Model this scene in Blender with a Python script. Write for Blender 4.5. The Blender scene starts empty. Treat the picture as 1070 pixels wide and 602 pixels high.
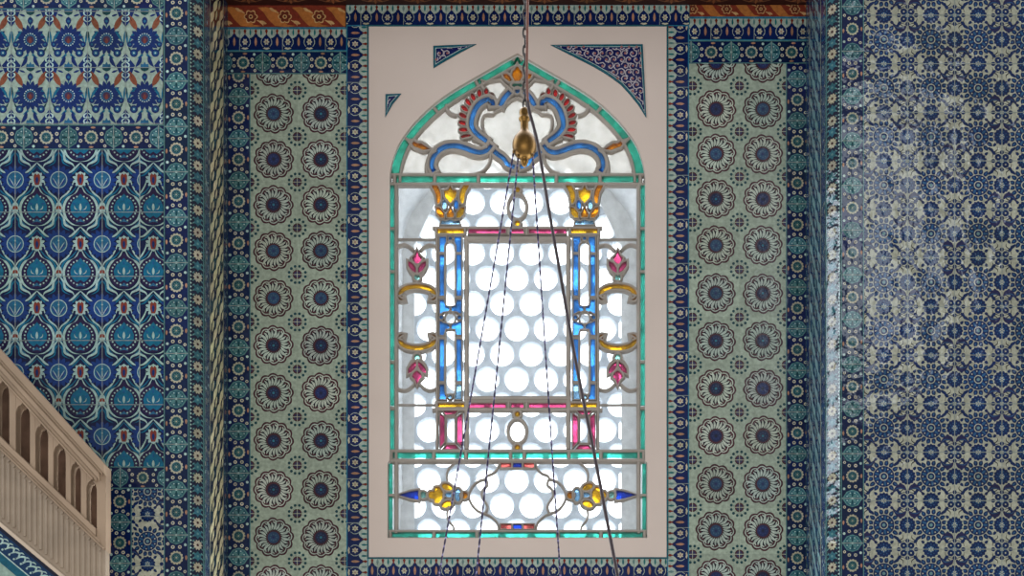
import bpy, math, random
from mathutils import Vector
R = random.Random(7)
PI = math.pi
COL = bpy.context.scene.collection

# ------------------------------------------------------------------ camera frame: photo pixel -> point on a plane
F, CX, HY, DB = 1600.0, 565.0, 940.0, 8.0        # focal length in px, principal column, horizon row, distance of the back wall
DF = DB / 1.08                                    # distance of the front walls
def P(px, py, d):
    return Vector(((px - CX) * d / F, d - DB, (HY - py) * d / F))
def plane(d):
    s = d / F
    return lambda u, v, h=0.0: Vector(((u - CX) * s, d - DB - h, (HY - v) * s))
SB = DB / F

# ------------------------------------------------------------------ colours
def lin(c):
    c /= 255.0
    return c / 12.92 if c <= 0.04045 else ((c + 0.055) / 1.055) ** 2.4
def C(r, g, b, gain=1.0):
    return tuple(min(0.92, lin(x) * gain) for x in (r, g, b))
GAIN = 0.95
def T(r, g, b): return C(r, g, b, GAIN)
def TL(r, g, b): return C(r, g, b, GAIN*1.15)      # the pale slip under the glaze

# ------------------------------------------------------------------ object helpers
def tag(o, label=None, cat=None, group=None, kind=None):
    if label: o['label'] = label
    if cat: o['category'] = cat
    if group: o['group'] = group
    if kind: o['kind'] = kind
    return o
def empty(name, loc=(0, 0, 0)):
    o = bpy.data.objects.new(name, None); COL.objects.link(o); o.location = loc; return o
def mesh_obj(name, verts, faces, mats, parent=None, fmat=None, cols=None, smooth=False):
    me = bpy.data.meshes.new(name)
    off = parent.location if parent is not None else Vector((0, 0, 0))
    me.from_pydata([tuple(Vector(v) - off) for v in verts], [], faces)
    for m in (mats if isinstance(mats, (list, tuple)) else [mats]): me.materials.append(m)
    if fmat: me.polygons.foreach_set('material_index', fmat)
    if smooth: me.polygons.foreach_set('use_smooth', [True] * len(me.polygons))
    if cols:
        a = me.color_attributes.new('glaze', 'FLOAT_COLOR', 'CORNER')
        flat = []
        for p in me.polygons:
            c = cols[p.index]
            flat.extend((c[0], c[1], c[2], 1.0) * p.loop_total)
        a.data.foreach_set('color', flat)
    me.update()
    o = bpy.data.objects.new(name, me); COL.objects.link(o)
    if parent is not None: o.parent = parent
    return o

class MB:
    """collects shapes into one mesh"""
    def __init__(s): s.v, s.f, s.m = [], [], []
    def add(s, v, f, m=0):
        n = len(s.v); s.v += [Vector(p) for p in v]; s.f += [tuple(i + n for i in q) for q in f]; s.m += [m] * len(f)
    def box(s, a, b, m=0):
        x0, y0, z0 = a; x1, y1, z1 = b
        v = [(x0,y0,z0),(x1,y0,z0),(x1,y1,z0),(x0,y1,z0),(x0,y0,z1),(x1,y0,z1),(x1,y1,z1),(x0,y1,z1)]
        s.add(v, [(0,3,2,1),(4,5,6,7),(0,1,5,4),(1,2,6,5),(2,3,7,6),(3,0,4,7)], m)
    def prism(s, pts, mp, h0, h1, m=0, bevel=0.0):
        """2-D outline pts (image u,v) extruded from h0 to h1 through mapping mp; optional chamfered front edge (px)"""
        if area(pts) < 0: pts = pts[::-1]
        n = len(pts)
        if bevel > 0:
            ins = offset_closed(pts, bevel)
            hb = h1 - min(abs(h1 - h0) * 0.5, bevel * SB)
            v = [mp(u, w, h0) for u, w in pts] + [mp(u, w, hb) for u, w in pts] + [mp(u, w, h1) for u, w in ins]
            f = [(i, (i+1) % n, n + (i+1) % n, n + i) for i in range(n)] + [(n+i, n+(i+1) % n, 2*n+(i+1) % n, 2*n+i) for i in range(n)]
            f += [tuple(range(2*n, 3*n)), tuple(range(n-1, -1, -1))]
        else:
            v = [mp(u, w, h0) for u, w in pts] + [mp(u, w, h1) for u, w in pts]
            f = [(i, (i+1) % n, n + (i+1) % n, n + i) for i in range(n)] + [tuple(range(n, 2*n)), tuple(range(n-1, -1, -1))]
        s.add(v, f, m)
    def beam(s, path, w, mp, h0, h1, closed=False, m=0):
        """rounded bar of width w (px) following a path on the plane"""
        w1 = w if not isinstance(w, (list, tuple)) else None
        prof = [(-.5, 0), (-.5, .45), (-.38, .8), (-.16, 1), (.16, 1), (.38, .8), (.5, .45), (.5, 0)]
        k = len(prof); n = len(path); v = []
        for i, (x, y) in enumerate(path):
            nx, ny, sc = miter(path, i, closed)
            ww = w1 if w1 is not None else w[i]
            for (o, h) in prof: v.append(mp(x + nx * o * ww * sc, y + ny * o * ww * sc, h0 + (h1 - h0) * h))
        f = []
        for i in range(n if closed else n - 1):
            j = (i + 1) % n
            for q in range(k - 1): f.append((i*k+q, i*k+q+1, j*k+q+1, j*k+q))
        if not closed: f += [tuple(range(k)), tuple((n-1)*k + q for q in range(k-1, -1, -1))]
        s.add(v, f, m)
    def tube(s, pts, r, n=8, closed=False, m=0, caps=True):
        pts = [Vector(p) for p in pts]; N = len(pts); v = []; f = []
        t0 = (pts[1] - pts[0]).normalized()
        ref = Vector((0, 1, 0)) if abs(t0.y) < .9 else Vector((1, 0, 0))
        for i, p in enumerate(pts):
            a = pts[(i-1) % N] if (closed or i > 0) else p; b = pts[(i+1) % N] if (closed or i < N-1) else p
            t = (b - a).normalized(); u = t.cross(ref).normalized(); w = t.cross(u)
            rr = r[i] if isinstance(r, (list, tuple)) else r
            v += [p + u * math.cos(2*PI*k/n) * rr + w * math.sin(2*PI*k/n) * rr for k in range(n)]
        for i in range(N if closed else N - 1):
            j = (i + 1) % N
            for k in range(n): f.append((i*n+k, i*n+(k+1) % n, j*n+(k+1) % n, j*n+k))
        if caps and not closed: f += [tuple(range(n-1, -1, -1)), tuple((N-1)*n + k for k in range(n))]
        s.add(v, f, m)
    def lathe(s, prof, c, n=32, m=0):
        v = []; f = []
        for r, z in prof: v += [Vector((c[0] + r*math.cos(2*PI*k/n), c[1] + r*math.sin(2*PI*k/n), c[2] + z)) for k in range(n)]
        for i in range(len(prof) - 1):
            for k in range(n): f.append((i*n+k, i*n+(k+1) % n, (i+1)*n+(k+1) % n, (i+1)*n+k))
        f += [tuple(range(n-1, -1, -1)), tuple((len(prof)-1)*n + k for k in range(n))]
        s.add(v, f, m)
    def build(s, name, mats, parent=None, smooth=False):
        return mesh_obj(name, s.v, s.f, mats, parent, s.m, smooth=smooth)

# ------------------------------------------------------------------ 2-D geometry
def area(p): return 0.5 * sum(p[i][0]*p[(i+1) % len(p)][1] - p[(i+1) % len(p)][0]*p[i][1] for i in range(len(p)))
def miter(path, i, closed):
    n = len(path); x, y = path[i]
    a = path[(i-1) % n] if (closed or i > 0) else None; b = path[(i+1) % n] if (closed or i < n-1) else None
    def nrm(p, q):
        dx, dy = q[0]-p[0], q[1]-p[1]; l = math.hypot(dx, dy) or 1e-9
        return -dy/l, dx/l
    if a is None: nx, ny = nrm((x, y), b); return nx, ny, 1
    if b is None: nx, ny = nrm(a, (x, y)); return nx, ny, 1
    n1, n2 = nrm(a, (x, y)), nrm((x, y), b)
    mx, my = n1[0]+n2[0], n1[1]+n2[1]; l = math.hypot(mx, my)
    if l < 1e-6: return n1[0], n1[1], 1
    mx, my = mx/l, my/l
    return mx, my, min(1.8, 1/max(0.3, mx*n1[0]+my*n1[1]))
def offset_path(path, d, closed=False):
    out = []
    for i, (x, y) in enumerate(path):
        nx, ny, sc = miter(path, i, closed); out.append((x + nx*d*sc, y + ny*d*sc))
    return out
def offset_closed(pts, d): return offset_path(pts, d if area(pts) > 0 else -d, True)
def smooth(pts, k=6, closed=False):
    n = len(pts); out = []
    for i in range(n if closed else n - 1):
        g = lambda j: pts[j % n] if closed else pts[max(0, min(n-1, j))]
        p0, p1, p2, p3 = g(i-1), g(i), g(i+1), g(i+2)
        for q in range(k):
            t = q / k
            out.append(tuple(0.5*((2*p1[c]) + (-p0[c]+p2[c])*t + (2*p0[c]-5*p1[c]+4*p2[c]-p3[c])*t*t + (-p0[c]+3*p1[c]-3*p2[c]+p3[c])*t**3) for c in (0, 1)))
    if not closed: out.append(tuple(pts[-1]))
    return out
def circ(cx, cy, r, n=20, ry=None, rot=0.0):
    ry = r if ry is None else ry; c, s = math.cos(rot), math.sin(rot)
    return [(cx + r*math.cos(2*PI*k/n)*c - ry*math.sin(2*PI*k/n)*s, cy + r*math.cos(2*PI*k/n)*s + ry*math.sin(2*PI*k/n)*c) for k in range(n)]
def ribbon(path, w):
    w = w if isinstance(w, (list, tuple)) else [w] * len(path); L, Rr = [], []
    for i, (x, y) in enumerate(path):
        nx, ny, sc = miter(path, i, False); h = w[i] / 2
        L.append((x + nx*h*sc, y + ny*h*sc)); Rr.append((x - nx*h*sc, y - ny*h*sc))
    return L + Rr[::-1]
def clip(poly, r):
    x0, y0, x1, y1 = r
    if all(x0 <= p[0] <= x1 and y0 <= p[1] <= y1 for p in poly): return poly
    for ax, lim, sg in ((0, x0, 1), (0, x1, -1), (1, y0, 1), (1, y1, -1)):
        out = []; n = len(poly)
        for i in range(n):
            a, b = poly[i], poly[(i+1) % n]
            ia, ib = (a[ax]-lim)*sg >= 0, (b[ax]-lim)*sg >= 0
            if ia: out.append(a)
            if ia != ib:
                t = (lim - a[ax]) / (b[ax] - a[ax]); out.append((a[0]+(b[0]-a[0])*t, a[1]+(b[1]-a[1])*t))
        poly = out
        if len(poly) < 3: return []
    return poly

# ------------------------------------------------------------------ painted motifs: lists of (outline, colour, layer)
class Motif:
    def __init__(s): s.p = []
    def poly(s, pts, c, z): s.p.append((pts, c, z)); return s
    def disc(s, x, y, r, c, z, n=16, ry=None, rot=0): return s.poly(circ(x, y, r, n, ry, rot), c, z)
    def ring(s, x, y, R0, k, r, c, z, a0=0, n=8):
        for i in range(k):
            a = a0 + 2*PI*i/k; s.disc(x + R0*math.cos(a), y + R0*math.sin(a), r, c, z, n)
        return s
    def leaf(s, x, y, ang, r0, r1, w, c, z, bend=0.0):
        d = (math.cos(ang), math.sin(ang)); q = (-d[1], d[0]); L = r1 - r0; pts = []
        for t, o in ((0, 0), (.2, .75), (.45, 1), (.7, .8), (.88, .4), (1, 0), (.88, -.4), (.7, -.8), (.45, -1), (.2, -.75)):
            bb = bend * L * math.sin(PI*t) if bend else 0
            pts.append((x + d[0]*(r0+L*t) + q[0]*(o*w/2+bb), y + d[1]*(r0+L*t) + q[1]*(o*w/2+bb)))
        return s.poly(pts, c, z)
    def leaves(s, x, y, k, r0, r1, w, c, z, a0=0.0, bend=0.0, skew=0.0):
        for i in range(k):
            a = a0 + 2*PI*i/k
            if skew:
                bx, by = x + r0*math.cos(a), y + r0*math.sin(a); s.leaf(bx, by, a+skew, 0, r1-r0, w, c, z, bend)
            else: s.leaf(x, y, a, r0, r1, w, c, z, bend)
        return s
    def scallop(s, x, y, k, r, amp, c, z, a0=0.0):
        n = k * 6
        return s.poly([(x + (r + amp*abs(math.cos(k*t/2)))*math.cos(t+a0), y + (r + amp*abs(math.cos(k*t/2)))*math.sin(t+a0)) for t in [2*PI*i/n for i in range(n)]], c, z)
    def stroke(s, pts, w, c, z, k=4):
        if k > 1: pts = smooth(pts, k)
        return s.poly(ribbon(pts, w), c, z)
    def taper(s, pts, w, c, z, k=4):
        pts = smooth(pts, k); n = len(pts)
        return s.poly(ribbon(pts, [max(.25, w*math.sin(PI*(.06+.94*i/(n-1)))) for i in range(n)]), c, z)
    def mirx(s):
        s.p += [([(-x, y) for x, y in q], c, z) for q, c, z in s.p]; return s
    def join(s, o, dx=0, dy=0, sc=1.0, rot=0.0, dz=0, fx=1):
        cc, ss = math.cos(rot), math.sin(rot)
        for q, c, z in o.p: s.p.append(([(dx + sc*(fx*x*cc - y*ss), dy + sc*(fx*x*ss + y*cc)) for x, y in q], c, z+dz))
        return s

class Panel:
    def __init__(s, rect, bg, mp):
        s.rect, s.bg, s.mp, s.p = rect, bg, mp, []
    def stamp(s, m, x, y, sc=1.0, rot=0.0, fx=1, tint=None, rect=None, sy=1.0):
        tv = tint if tint is not None else R.uniform(.82, 1.15)
        tr = (tv*R.uniform(.95, 1.05), tv, tv*R.uniform(.95, 1.06)); r = rect or s.rect; cc, ss = math.cos(rot), math.sin(rot)
        for q, c, z in m.p:
            pts = clip([(x + sc*(fx*a*cc - b*ss), y + sc*sy*(fx*a*ss + b*cc)) for a, b in q], r)
            if len(pts) >= 3: s.p.append((pts, (c[0]*tr[0], c[1]*tr[1], c[2]*tr[2]), z))
    def rect_(s, x0, y0, x1, y1, c, z):
        pts = clip([(x0, y0), (x1, y0), (x1, y1), (x0, y1)], s.rect)
        if len(pts) >= 3: s.p.append((pts, c, z))
    def build(s, name, mat, parent, label=None, thick=0.004, dz=0.00018):
        x0, y0, x1, y1 = s.rect; mp = s.mp; v, f, cols = [], [], []
        cs = [(x0, y0), (x1, y0), (x1, y1), (x0, y1)]
        v += [mp(a, b, -.012) for a, b in cs] + [mp(a, b, thick) for a, b in cs]
        f += [(4, 7, 6, 5), (0, 4, 5, 1), (1, 5, 6, 2), (2, 6, 7, 3), (3, 7, 4, 0)]; cols += [s.bg] * 5
        N = (mp(x0, y0, 1) - mp(x0, y0, 0))
        fl = (v[7]-v[4]).cross(v[6]-v[7]).dot(N) < 0
        if fl: f = [q[::-1] for q in f]
        for kq, (pts, c, z) in enumerate(s.p):
            a = area(pts)
            if abs(a) < 0.02: continue
            i = len(v); v += [mp(a_, b_, thick + dz*(z+1) + 4e-6*(kq % 40)) for a_, b_ in pts]
            q = tuple(range(i, i + len(pts)))
            if (a > 0) == (not fl): q = q[::-1]
            f.append(q); cols.append(c)
        o = mesh_obj(name, v, f, mat, parent, cols=cols)
        if label: o['label'] = label
        return o

# ------------------------------------------------------------------ materials
def new_mat(name):
    m = bpy.data.materials.new(name); m.use_nodes = True
    nt = m.node_tree; nt.nodes.clear(); out = nt.nodes.new('ShaderNodeOutputMaterial')
    return m, nt, out
def N(nt, t, **kw):
    n = nt.nodes.new(t)
    for k, v in kw.items():
        if hasattr(n, k): setattr(n, k, v)
        else: n.inputs[k.replace('_', ' ')].default_value = v
    return n
def bump_noise(nt, scale, strength, dist=0.002, detail=2.0, second=None):
    tc = N(nt, 'ShaderNodeNewGeometry')
    no = N(nt, 'ShaderNodeTexNoise', Scale=scale, Detail=detail)
    nt.links.new(tc.outputs['Position'], no.inputs['Vector'])
    b = N(nt, 'ShaderNodeBump', Strength=strength, Distance=dist)
    nt.links.new(no.outputs['Fac'], b.inputs['Height'])
    if second:
        n2 = N(nt, 'ShaderNodeTexNoise', Scale=second[0], Detail=1.0); nt.links.new(tc.outputs['Position'], n2.inputs['Vector'])
        b2 = N(nt, 'ShaderNodeBump', Strength=second[1], Distance=second[2])
        nt.links.new(n2.outputs['Fac'], b2.inputs['Height']); nt.links.new(b.outputs['Normal'], b2.inputs['Normal']); return b2
    return b
def plain(name, col, rough=.7, var=.15, scale=6.0, bump=.3, bscale=40, spec=.3, metal=0.0, col2=None):
    m, nt, out = new_mat(name)
    bs = N(nt, 'ShaderNodeBsdfPrincipled', Roughness=rough, Metallic=metal); bs.inputs['Specular IOR Level'].default_value = spec
    g = N(nt, 'ShaderNodeNewGeometry'); no = N(nt, 'ShaderNodeTexNoise', Scale=scale, Detail=5.0)
    nt.links.new(g.outputs['Position'], no.inputs['Vector'])
    cr = N(nt, 'ShaderNodeValToRGB')
    c2 = col2 or tuple(c*(1-var*2) for c in col)
    cr.color_ramp.elements[0].position = .3; cr.color_ramp.elements[1].position = .7
    cr.color_ramp.elements[0].color = (*c2, 1); cr.color_ramp.elements[1].color = (*col, 1)
    nt.links.new(no.outputs['Fac'], cr.inputs['Fac']); nt.links.new(cr.outputs['Color'], bs.inputs['Base Color'])
    nt.links.new(bump_noise(nt, bscale, bump).outputs['Normal'], bs.inputs['Normal'])
    nt.links.new(bs.outputs['BSDF'], out.inputs['Surface']); return m
def tile_mat(name, rough=.08, b1=(8, .6, .012), spec=.34, var=(.7, 1.2)):
    m, nt, out = new_mat(name)
    bs = N(nt, 'ShaderNodeBsdfPrincipled', Roughness=rough); bs.inputs['Specular IOR Level'].default_value = spec
    at = N(nt, 'ShaderNodeAttribute', attribute_name='glaze')
    g = N(nt, 'ShaderNodeNewGeometry'); no = N(nt, 'ShaderNodeTexNoise', Scale=55.0, Detail=5.0, Roughness=.65)
    nt.links.new(g.outputs['Position'], no.inputs['Vector'])
    mr = N(nt, 'ShaderNodeMapRange'); mr.inputs['From Min'].default_value = .3; mr.inputs['From Max'].default_value = .7
    mr.inputs['To Min'].default_value = var[0]; mr.inputs['To Max'].default_value = var[1]
    nt.links.new(no.outputs['Fac'], mr.inputs['Value'])
    mx = N(nt, 'ShaderNodeVectorMath', operation='MULTIPLY')
    nt.links.new(at.outputs['Color'], mx.inputs[0]); nt.links.new(mr.outputs['Result'], mx.inputs[1])
    nt.links.new(mx.outputs['Vector'], bs.inputs['Base Color'])
    nt.links.new(bump_noise(nt, b1[0], b1[1], b1[2], second=(45, .35, .003)).outputs['Normal'], bs.inputs['Normal'])
    nt.links.new(bs.outputs['BSDF'], out.inputs['Surface']); return m
def glass_mat(name, col, clear=.6, rough=.1, streak=.25):
    """stained glass: light passes straight through and is also scattered by the uneven pane"""
    m, nt, out = new_mat(name); col = tuple(math.sqrt(c) for c in col)      # light crosses both faces of the pane
    g = N(nt, 'ShaderNodeNewGeometry'); no = N(nt, 'ShaderNodeTexNoise', Scale=22.0, Detail=4.0)
    nt.links.new(g.outputs['Position'], no.inputs['Vector'])
    cr = N(nt, 'ShaderNodeValToRGB'); cr.color_ramp.elements[0].position = .35; cr.color_ramp.elements[1].position = .65
    cr.color_ramp.elements[0].color = (*[c*(1-streak) for c in col], 1); cr.color_ramp.elements[1].color = (*col, 1)
    nt.links.new(no.outputs['Fac'], cr.inputs['Fac'])
    tr = N(nt, 'ShaderNodeBsdfTransparent'); tl = N(nt, 'ShaderNodeBsdfTranslucent'); gl = N(nt, 'ShaderNodeBsdfGlossy', Roughness=rough)
    gl.inputs['Color'].default_value = (1, 1, 1, 1)
    nt.links.new(cr.outputs['Color'], tr.inputs['Color']); nt.links.new(cr.outputs['Color'], tl.inputs['Color'])
    m1 = N(nt, 'ShaderNodeMixShader', Fac=1-clear); m2 = N(nt, 'ShaderNodeMixShader', Fac=.05)
    nt.links.new(tr.outputs[0], m1.inputs[1]); nt.links.new(tl.outputs[0], m1.inputs[2])
    nt.links.new(m1.outputs[0], m2.inputs[1]); nt.links.new(gl.outputs[0], m2.inputs[2])
    nt.links.new(bump_noise(nt, 30, .4).outputs['Normal'], gl.inputs['Normal'])
    nt.links.new(m2.outputs[0], out.inputs['Surface']); return m

TILE = tile_mat('glazed_tile')
TILE_M = tile_mat('glazed_tile_calm', rough=.22, b1=(5, .22, .01))
PAINT = tile_mat('painted_wood', rough=.6, b1=(20, .2, .003), spec=.2)
PLASTER = plain('white_plaster', C(203, 188, 178), .85, .03, 3, .25, 120, .15)
BRIGHT_PLASTER = plain('brightened_plaster', (.80, .80, .79), .9, .03, 4, .3, 60, .1)  # plaster copy with a lighter colour, to raise the light inside the window cavity
MORTAR = plain('wall_masonry', C(120, 120, 118), .9, .1)
DARKWOOD = plain('dark_painted_soffit', C(62, 34, 28), .6, .3, 8)
STONE = plain('pale_limestone', C(158, 136, 114), .6, .12, 5, .35, 60, .3)
STONE2 = plain('weathered_limestone', C(156, 140, 122), .65, .12, 9, .4, 60, .3)
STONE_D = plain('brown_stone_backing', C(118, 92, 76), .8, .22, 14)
GYPSUM = plain('gypsum_tracery', C(160, 152, 143), .85, .08, 12, .3, 90, .15)
BRASS = plain('aged_brass', C(112, 84, 42), .42, .25, 30, .15, 60, .5, .9)
IRON = plain('dark_iron_chain', C(48, 44, 42), .45, .2, 40, .2, 90, .5, .6)
CABLE = plain('dark_cable_sheath', C(50, 40, 44), .5, .15, 20)
BROWNCABLE = plain('brown_cable_sheath', C(98, 62, 52), .6, .12, 20)

def wire_mat():
    m, nt, out = new_mat('twisted_wire')
    bs = N(nt, 'ShaderNodeBsdfPrincipled', Roughness=.35, Metallic=.5)
    g = N(nt, 'ShaderNodeNewGeometry'); w = N(nt, 'ShaderNodeTexWave', Scale=11.0, Distortion=1.5, bands_direction='Z')
    nt.links.new(g.outputs['Position'], w.inputs['Vector'])
    cr = N(nt, 'ShaderNodeValToRGB'); cr.color_ramp.elements[0].position = .86; cr.color_ramp.elements[1].position = .92  # pale bands are glints along the wire, put into the base colour
    cr.color_ramp.elements[0].color = (*C(38, 30, 58), 1); cr.color_ramp.elements[1].color = (*C(105, 100, 135), 1)
    nt.links.new(w.outputs['Fac'], cr.inputs['Fac']); nt.links.new(cr.outputs['Color'], bs.inputs['Base Color'])
    nt.links.new(bs.outputs[0], out.inputs['Surface']); return m
WIRE = wire_mat()

# ------------------------------------------------------------------ glaze colours
NAVY, NAVY2, INK = T(6, 26, 66), T(16, 50, 98), T(10, 14, 30)
TEAL, TEAL2, TURQ = T(40, 88, 100), T(80, 122, 122), T(8, 88, 116)
CREAM, CREAM2, PALE = TL(148, 150, 130), TL(168, 164, 142), TL(150, 174, 168)
FIELD = TL(138, 150, 134)
PLUM, RED, ORANGE = T(62, 28, 36), T(112, 40, 30), T(158, 118, 94)
GREEND = T(12, 56, 62)
GROUT = TL(122, 130, 126)

# turquoise medallion + ringed rosette border
m_medal = Motif()
m_medal.poly([(-12, 0), (-9, -4), (-6.5, -7.8), (0, -10), (6.5, -7.8), (9, -4), (12, 0), (9, 4), (6.5, 7.8), (0, 10), (-6.5, 7.8), (-9, 4)], TEAL2, 2)
m_medal.disc(0, 0, 8.7, TEAL, 3, 20)
m_medal.leaves(0, 0, 4, 1.2, 7.6, 3.4, TEAL2, 4, PI/4).leaves(0, 0, 4, 1.0, 7.6, 1.6, GREEND, 4, 0)
m_medal.ring(0, 0, 6.6, 8, .8, PALE, 5, PI/8).disc(0, 0, 1.3, PALE, 5, 8)
m_rosette_small = Motif().ring(0, 0, 6.3, 13, 1.55, CREAM2, 2).disc(0, 0, 6.1, CREAM2, 3).disc(0, 0, 5.4, TEAL, 4)
m_rosette_small.disc(0, 0, 3.7, GREEND, 5).leaves(0, 0, 8, .8, 3.6, 1.2, TEAL2, 6).disc(0, 0, .9, CREAM2, 7, 8)
m_dot = Motif().disc(0, 0, 2.3, CREAM2, 2, 10).disc(0, 0, 1.05, NAVY2, 3, 8)
m_bud = Motif().leaf(0, 0, 0, -2.6, 2.6, 2.2, ORANGE, 2)
m_ldot = Motif().disc(0, 0, 1.5, PALE, 2, 8)
def medal_border(name, rect, mp, par, first, pitch, vert=True, mat=None, label=None, grout=True):
    x0, y0, x1, y1 = rect
    pn = Panel(rect, NAVY, mp); mid = (x0+x1)/2 if vert else (y0+y1)/2; wd = (x1-x0) if vert else (y1-y0); sc = wd / 25.0
    lo, hi = (y0, y1) if vert else (x0, x1)
    k0 = int(math.floor((lo-first)/pitch)) - 1; k1 = int(math.ceil((hi-first)/pitch)) + 1
    def at(t, o): return (mid + o, t) if vert else (t, mid + o)
    for k in range(k0, k1 + 1):
        t = first + k*pitch; rot = 0 if vert else PI/2
        tv = R.uniform(.8, 1.2)
        a, b = (t - pitch/2, t + pitch/2)
        c = tuple(q*R.uniform(.75, 1.25) for q in NAVY)
        if vert: pn.rect_(x0, a, x1, b, c, 0)
        else: pn.rect_(a, y0, b, y1, c, 0)
        pn.stamp(m_medal, *at(t, 0), sc*.95, rot, tint=tv*.92)
        pn.stamp(m_rosette_small, *at(t + pitch/2, 0), sc*.9, rot, tint=R.uniform(.7, .95))
        for sg in (-1, 1):
            tt = t + pitch/2 + sg*pitch*.235
            pn.stamp(m_dot, *at(tt, 3.5*sc), sc*.82); pn.stamp(m_dot, *at(tt, -3.5*sc), sc*.82)
            pn.stamp(m_dot, *at(tt + sg*pitch*.07, 8.6*sc*sg), sc*.7); pn.stamp(m_ldot, *at(tt + sg*pitch*.05, -9.0*sc*sg), sc)
        pn.stamp(m_bud, *at(t + pitch*.5, 9.8*sc), sc, PI/2 if vert else 0); pn.stamp(m_bud, *at(t + pitch*.5 + 2, -9.8*sc), sc, PI/2 if vert else 0)
        if grout:
            if vert: pn.rect_(x0, t-.4, x1, t+.4, GROUT, 9)
            else: pn.rect_(t-.4, y0, t+.4, y1, GROUT, 9)
    e = .9
    if vert: pn.rect_(x0, y0, x0+e, y1, TEAL2, 10); pn.rect_(x1-e, y0, x1, y1, TEAL2, 10)
    else: pn.rect_(x0, y0, x1, y0+e, TEAL2, 10); pn.rect_(x0, y1-e, x1, y1, TEAL2, 10)
    return pn.build(name, mat or TILE, par, label)

# palmette frieze: local t along, n across (0 = deep blue edge, 22 = pale edge with red drops)
def palm_unit():
    m = Motif(); B = T(8, 28, 76)
    bulb = [(-5.4, 2.5), (-5.8, 6), (-4.6, 9), (-2.4, 11), (-1.3, 13), (0, 15.5), (1.3, 13), (2.4, 11), (4.6, 9), (5.8, 6), (5.4, 2.5)]
    W = TL(150, 160, 148); m.poly([(-6.4, 2), (-6.6, 8), (-5.4, 11), (-2.6, 12.6), (-1.5, 14.2), (0, 16), (1.5, 14.2), (2.6, 12.6), (5.4, 11), (6.6, 8), (6.4, 2)], B, 2).leaf(0, 0, PI/2, 4, 12, 2.6, ORANGE, 4)
    m.poly([(11, 16), (10, 14.6), (7.0, 12), (5.3, 8.8), (5.4, 6.2), (7, 4), (11, 2.6), (15, 4), (16.6, 6.2), (16.7, 8.8), (15, 12), (12, 14.6)], W, 3).poly([(11, 14.6), (9.4, 13), (6.6, 10.4), (5.9, 7.6), (6.6, 5.6), (8.6, 3.8), (11, 3.2), (13.4, 3.8), (15.4, 5.6), (16.1, 7.6), (15.4, 10.4), (12.6, 13)], B, 4); m.poly([(11, 13.8), (9, 12.2), (6.2, 9.5), (5.9, 6.5), (8, 3.6), (11, 2.8), (14, 3.6), (16.1, 6.5), (15.8, 9.5), (13, 12.2)], B, 5)
    m.leaves(11, 7.8, 6, .6, 3.0, 1.7, CREAM2, 6).disc(11, 7.8, .8, ORANGE, 7, 8)
    m.poly([(7.3, 2.2), (9, 3.1), (11, 2.6), (13, 3.1), (14.7, 2.2), (11, 1.2)], CREAM2, 6)
    for x in (0, 11): m.leaf(x, 0, PI/2, 14.6, 20.6, 1.8, RED, 7).disc(x, 18.2, 1.45, RED, 8, 8)
    for x in (5.5, 16.5): m.leaf(x, 0, PI/2, 13.6, 20.2, 2.0, T(22, 96, 100), 7)
    return m
m_palm = palm_unit()
def palm_border(name, rect, mp, par, pitch, first, edge, label=None):
    """edge: side on which the pale drops stand ('up','down','left','right')"""
    x0, y0, x1, y1 = rect; pn = Panel(rect, TL(146, 160, 150), mp); B = T(8, 28, 76); E = T(40, 110, 136)
    vert = edge in ('left', 'right'); wd = (x1-x0) if vert else (y1-y0); sc = wd/22.0
    def rr(n0, n1, c, z):
        n0, n1 = n0*sc, n1*sc
        if edge == 'up': pn.rect_(x0, y1-n1, x1, y1-n0, c, z)
        if edge == 'down': pn.rect_(x0, y0+n0, x1, y0+n1, c, z)
        if edge == 'right': pn.rect_(x0+n0, y0, x0+n1, y1, c, z)
        if edge == 'left': pn.rect_(x1-n1, y0, x1-n0, y1, c, z)
    rr(0, 12.6, B, 1); rr(0, 1.1, E, 5); rr(21, 22, E, 5)
    lo, hi = (y0, y1) if vert else (x0, x1)
    k = int(math.floor((lo-first)/pitch)) - 1
    while first + k*pitch < hi + pitch:
        t = first + k*pitch; st = pitch/22.0; q = Motif()
        for pts, c, z in m_palm.p:
            if z < 7: pts = [(a, b*1.13) for a, b in pts]
            else: pts = [(a, b + 1.0 if b > 13 else b*1.13) for a, b in pts]
            if edge == 'up': pp = [(a*st, wd - b*sc) for a, b in pts]
            if edge == 'down': pp = [(a*st, b*sc) for a, b in pts]
            if edge == 'right': pp = [(b*sc, a*st) for a, b in pts]
            if edge == 'left': pp = [(wd - b*sc, a*st) for a, b in pts]
            q.poly(pp, c, z)
        pn.stamp(q, x0 if vert else t, t if vert else y0)
        if k % 2 == 0:
            tg = t + pitch*.25
            if vert: pn.rect_(x0, tg-.3, x1, tg+.3, GROUT, 8)
            else: pn.rect_(tg-.3, y0, tg+.3, y1, GROUT, 8)
        k += 1
    return pn.build(name, TILE, par, label)

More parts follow.
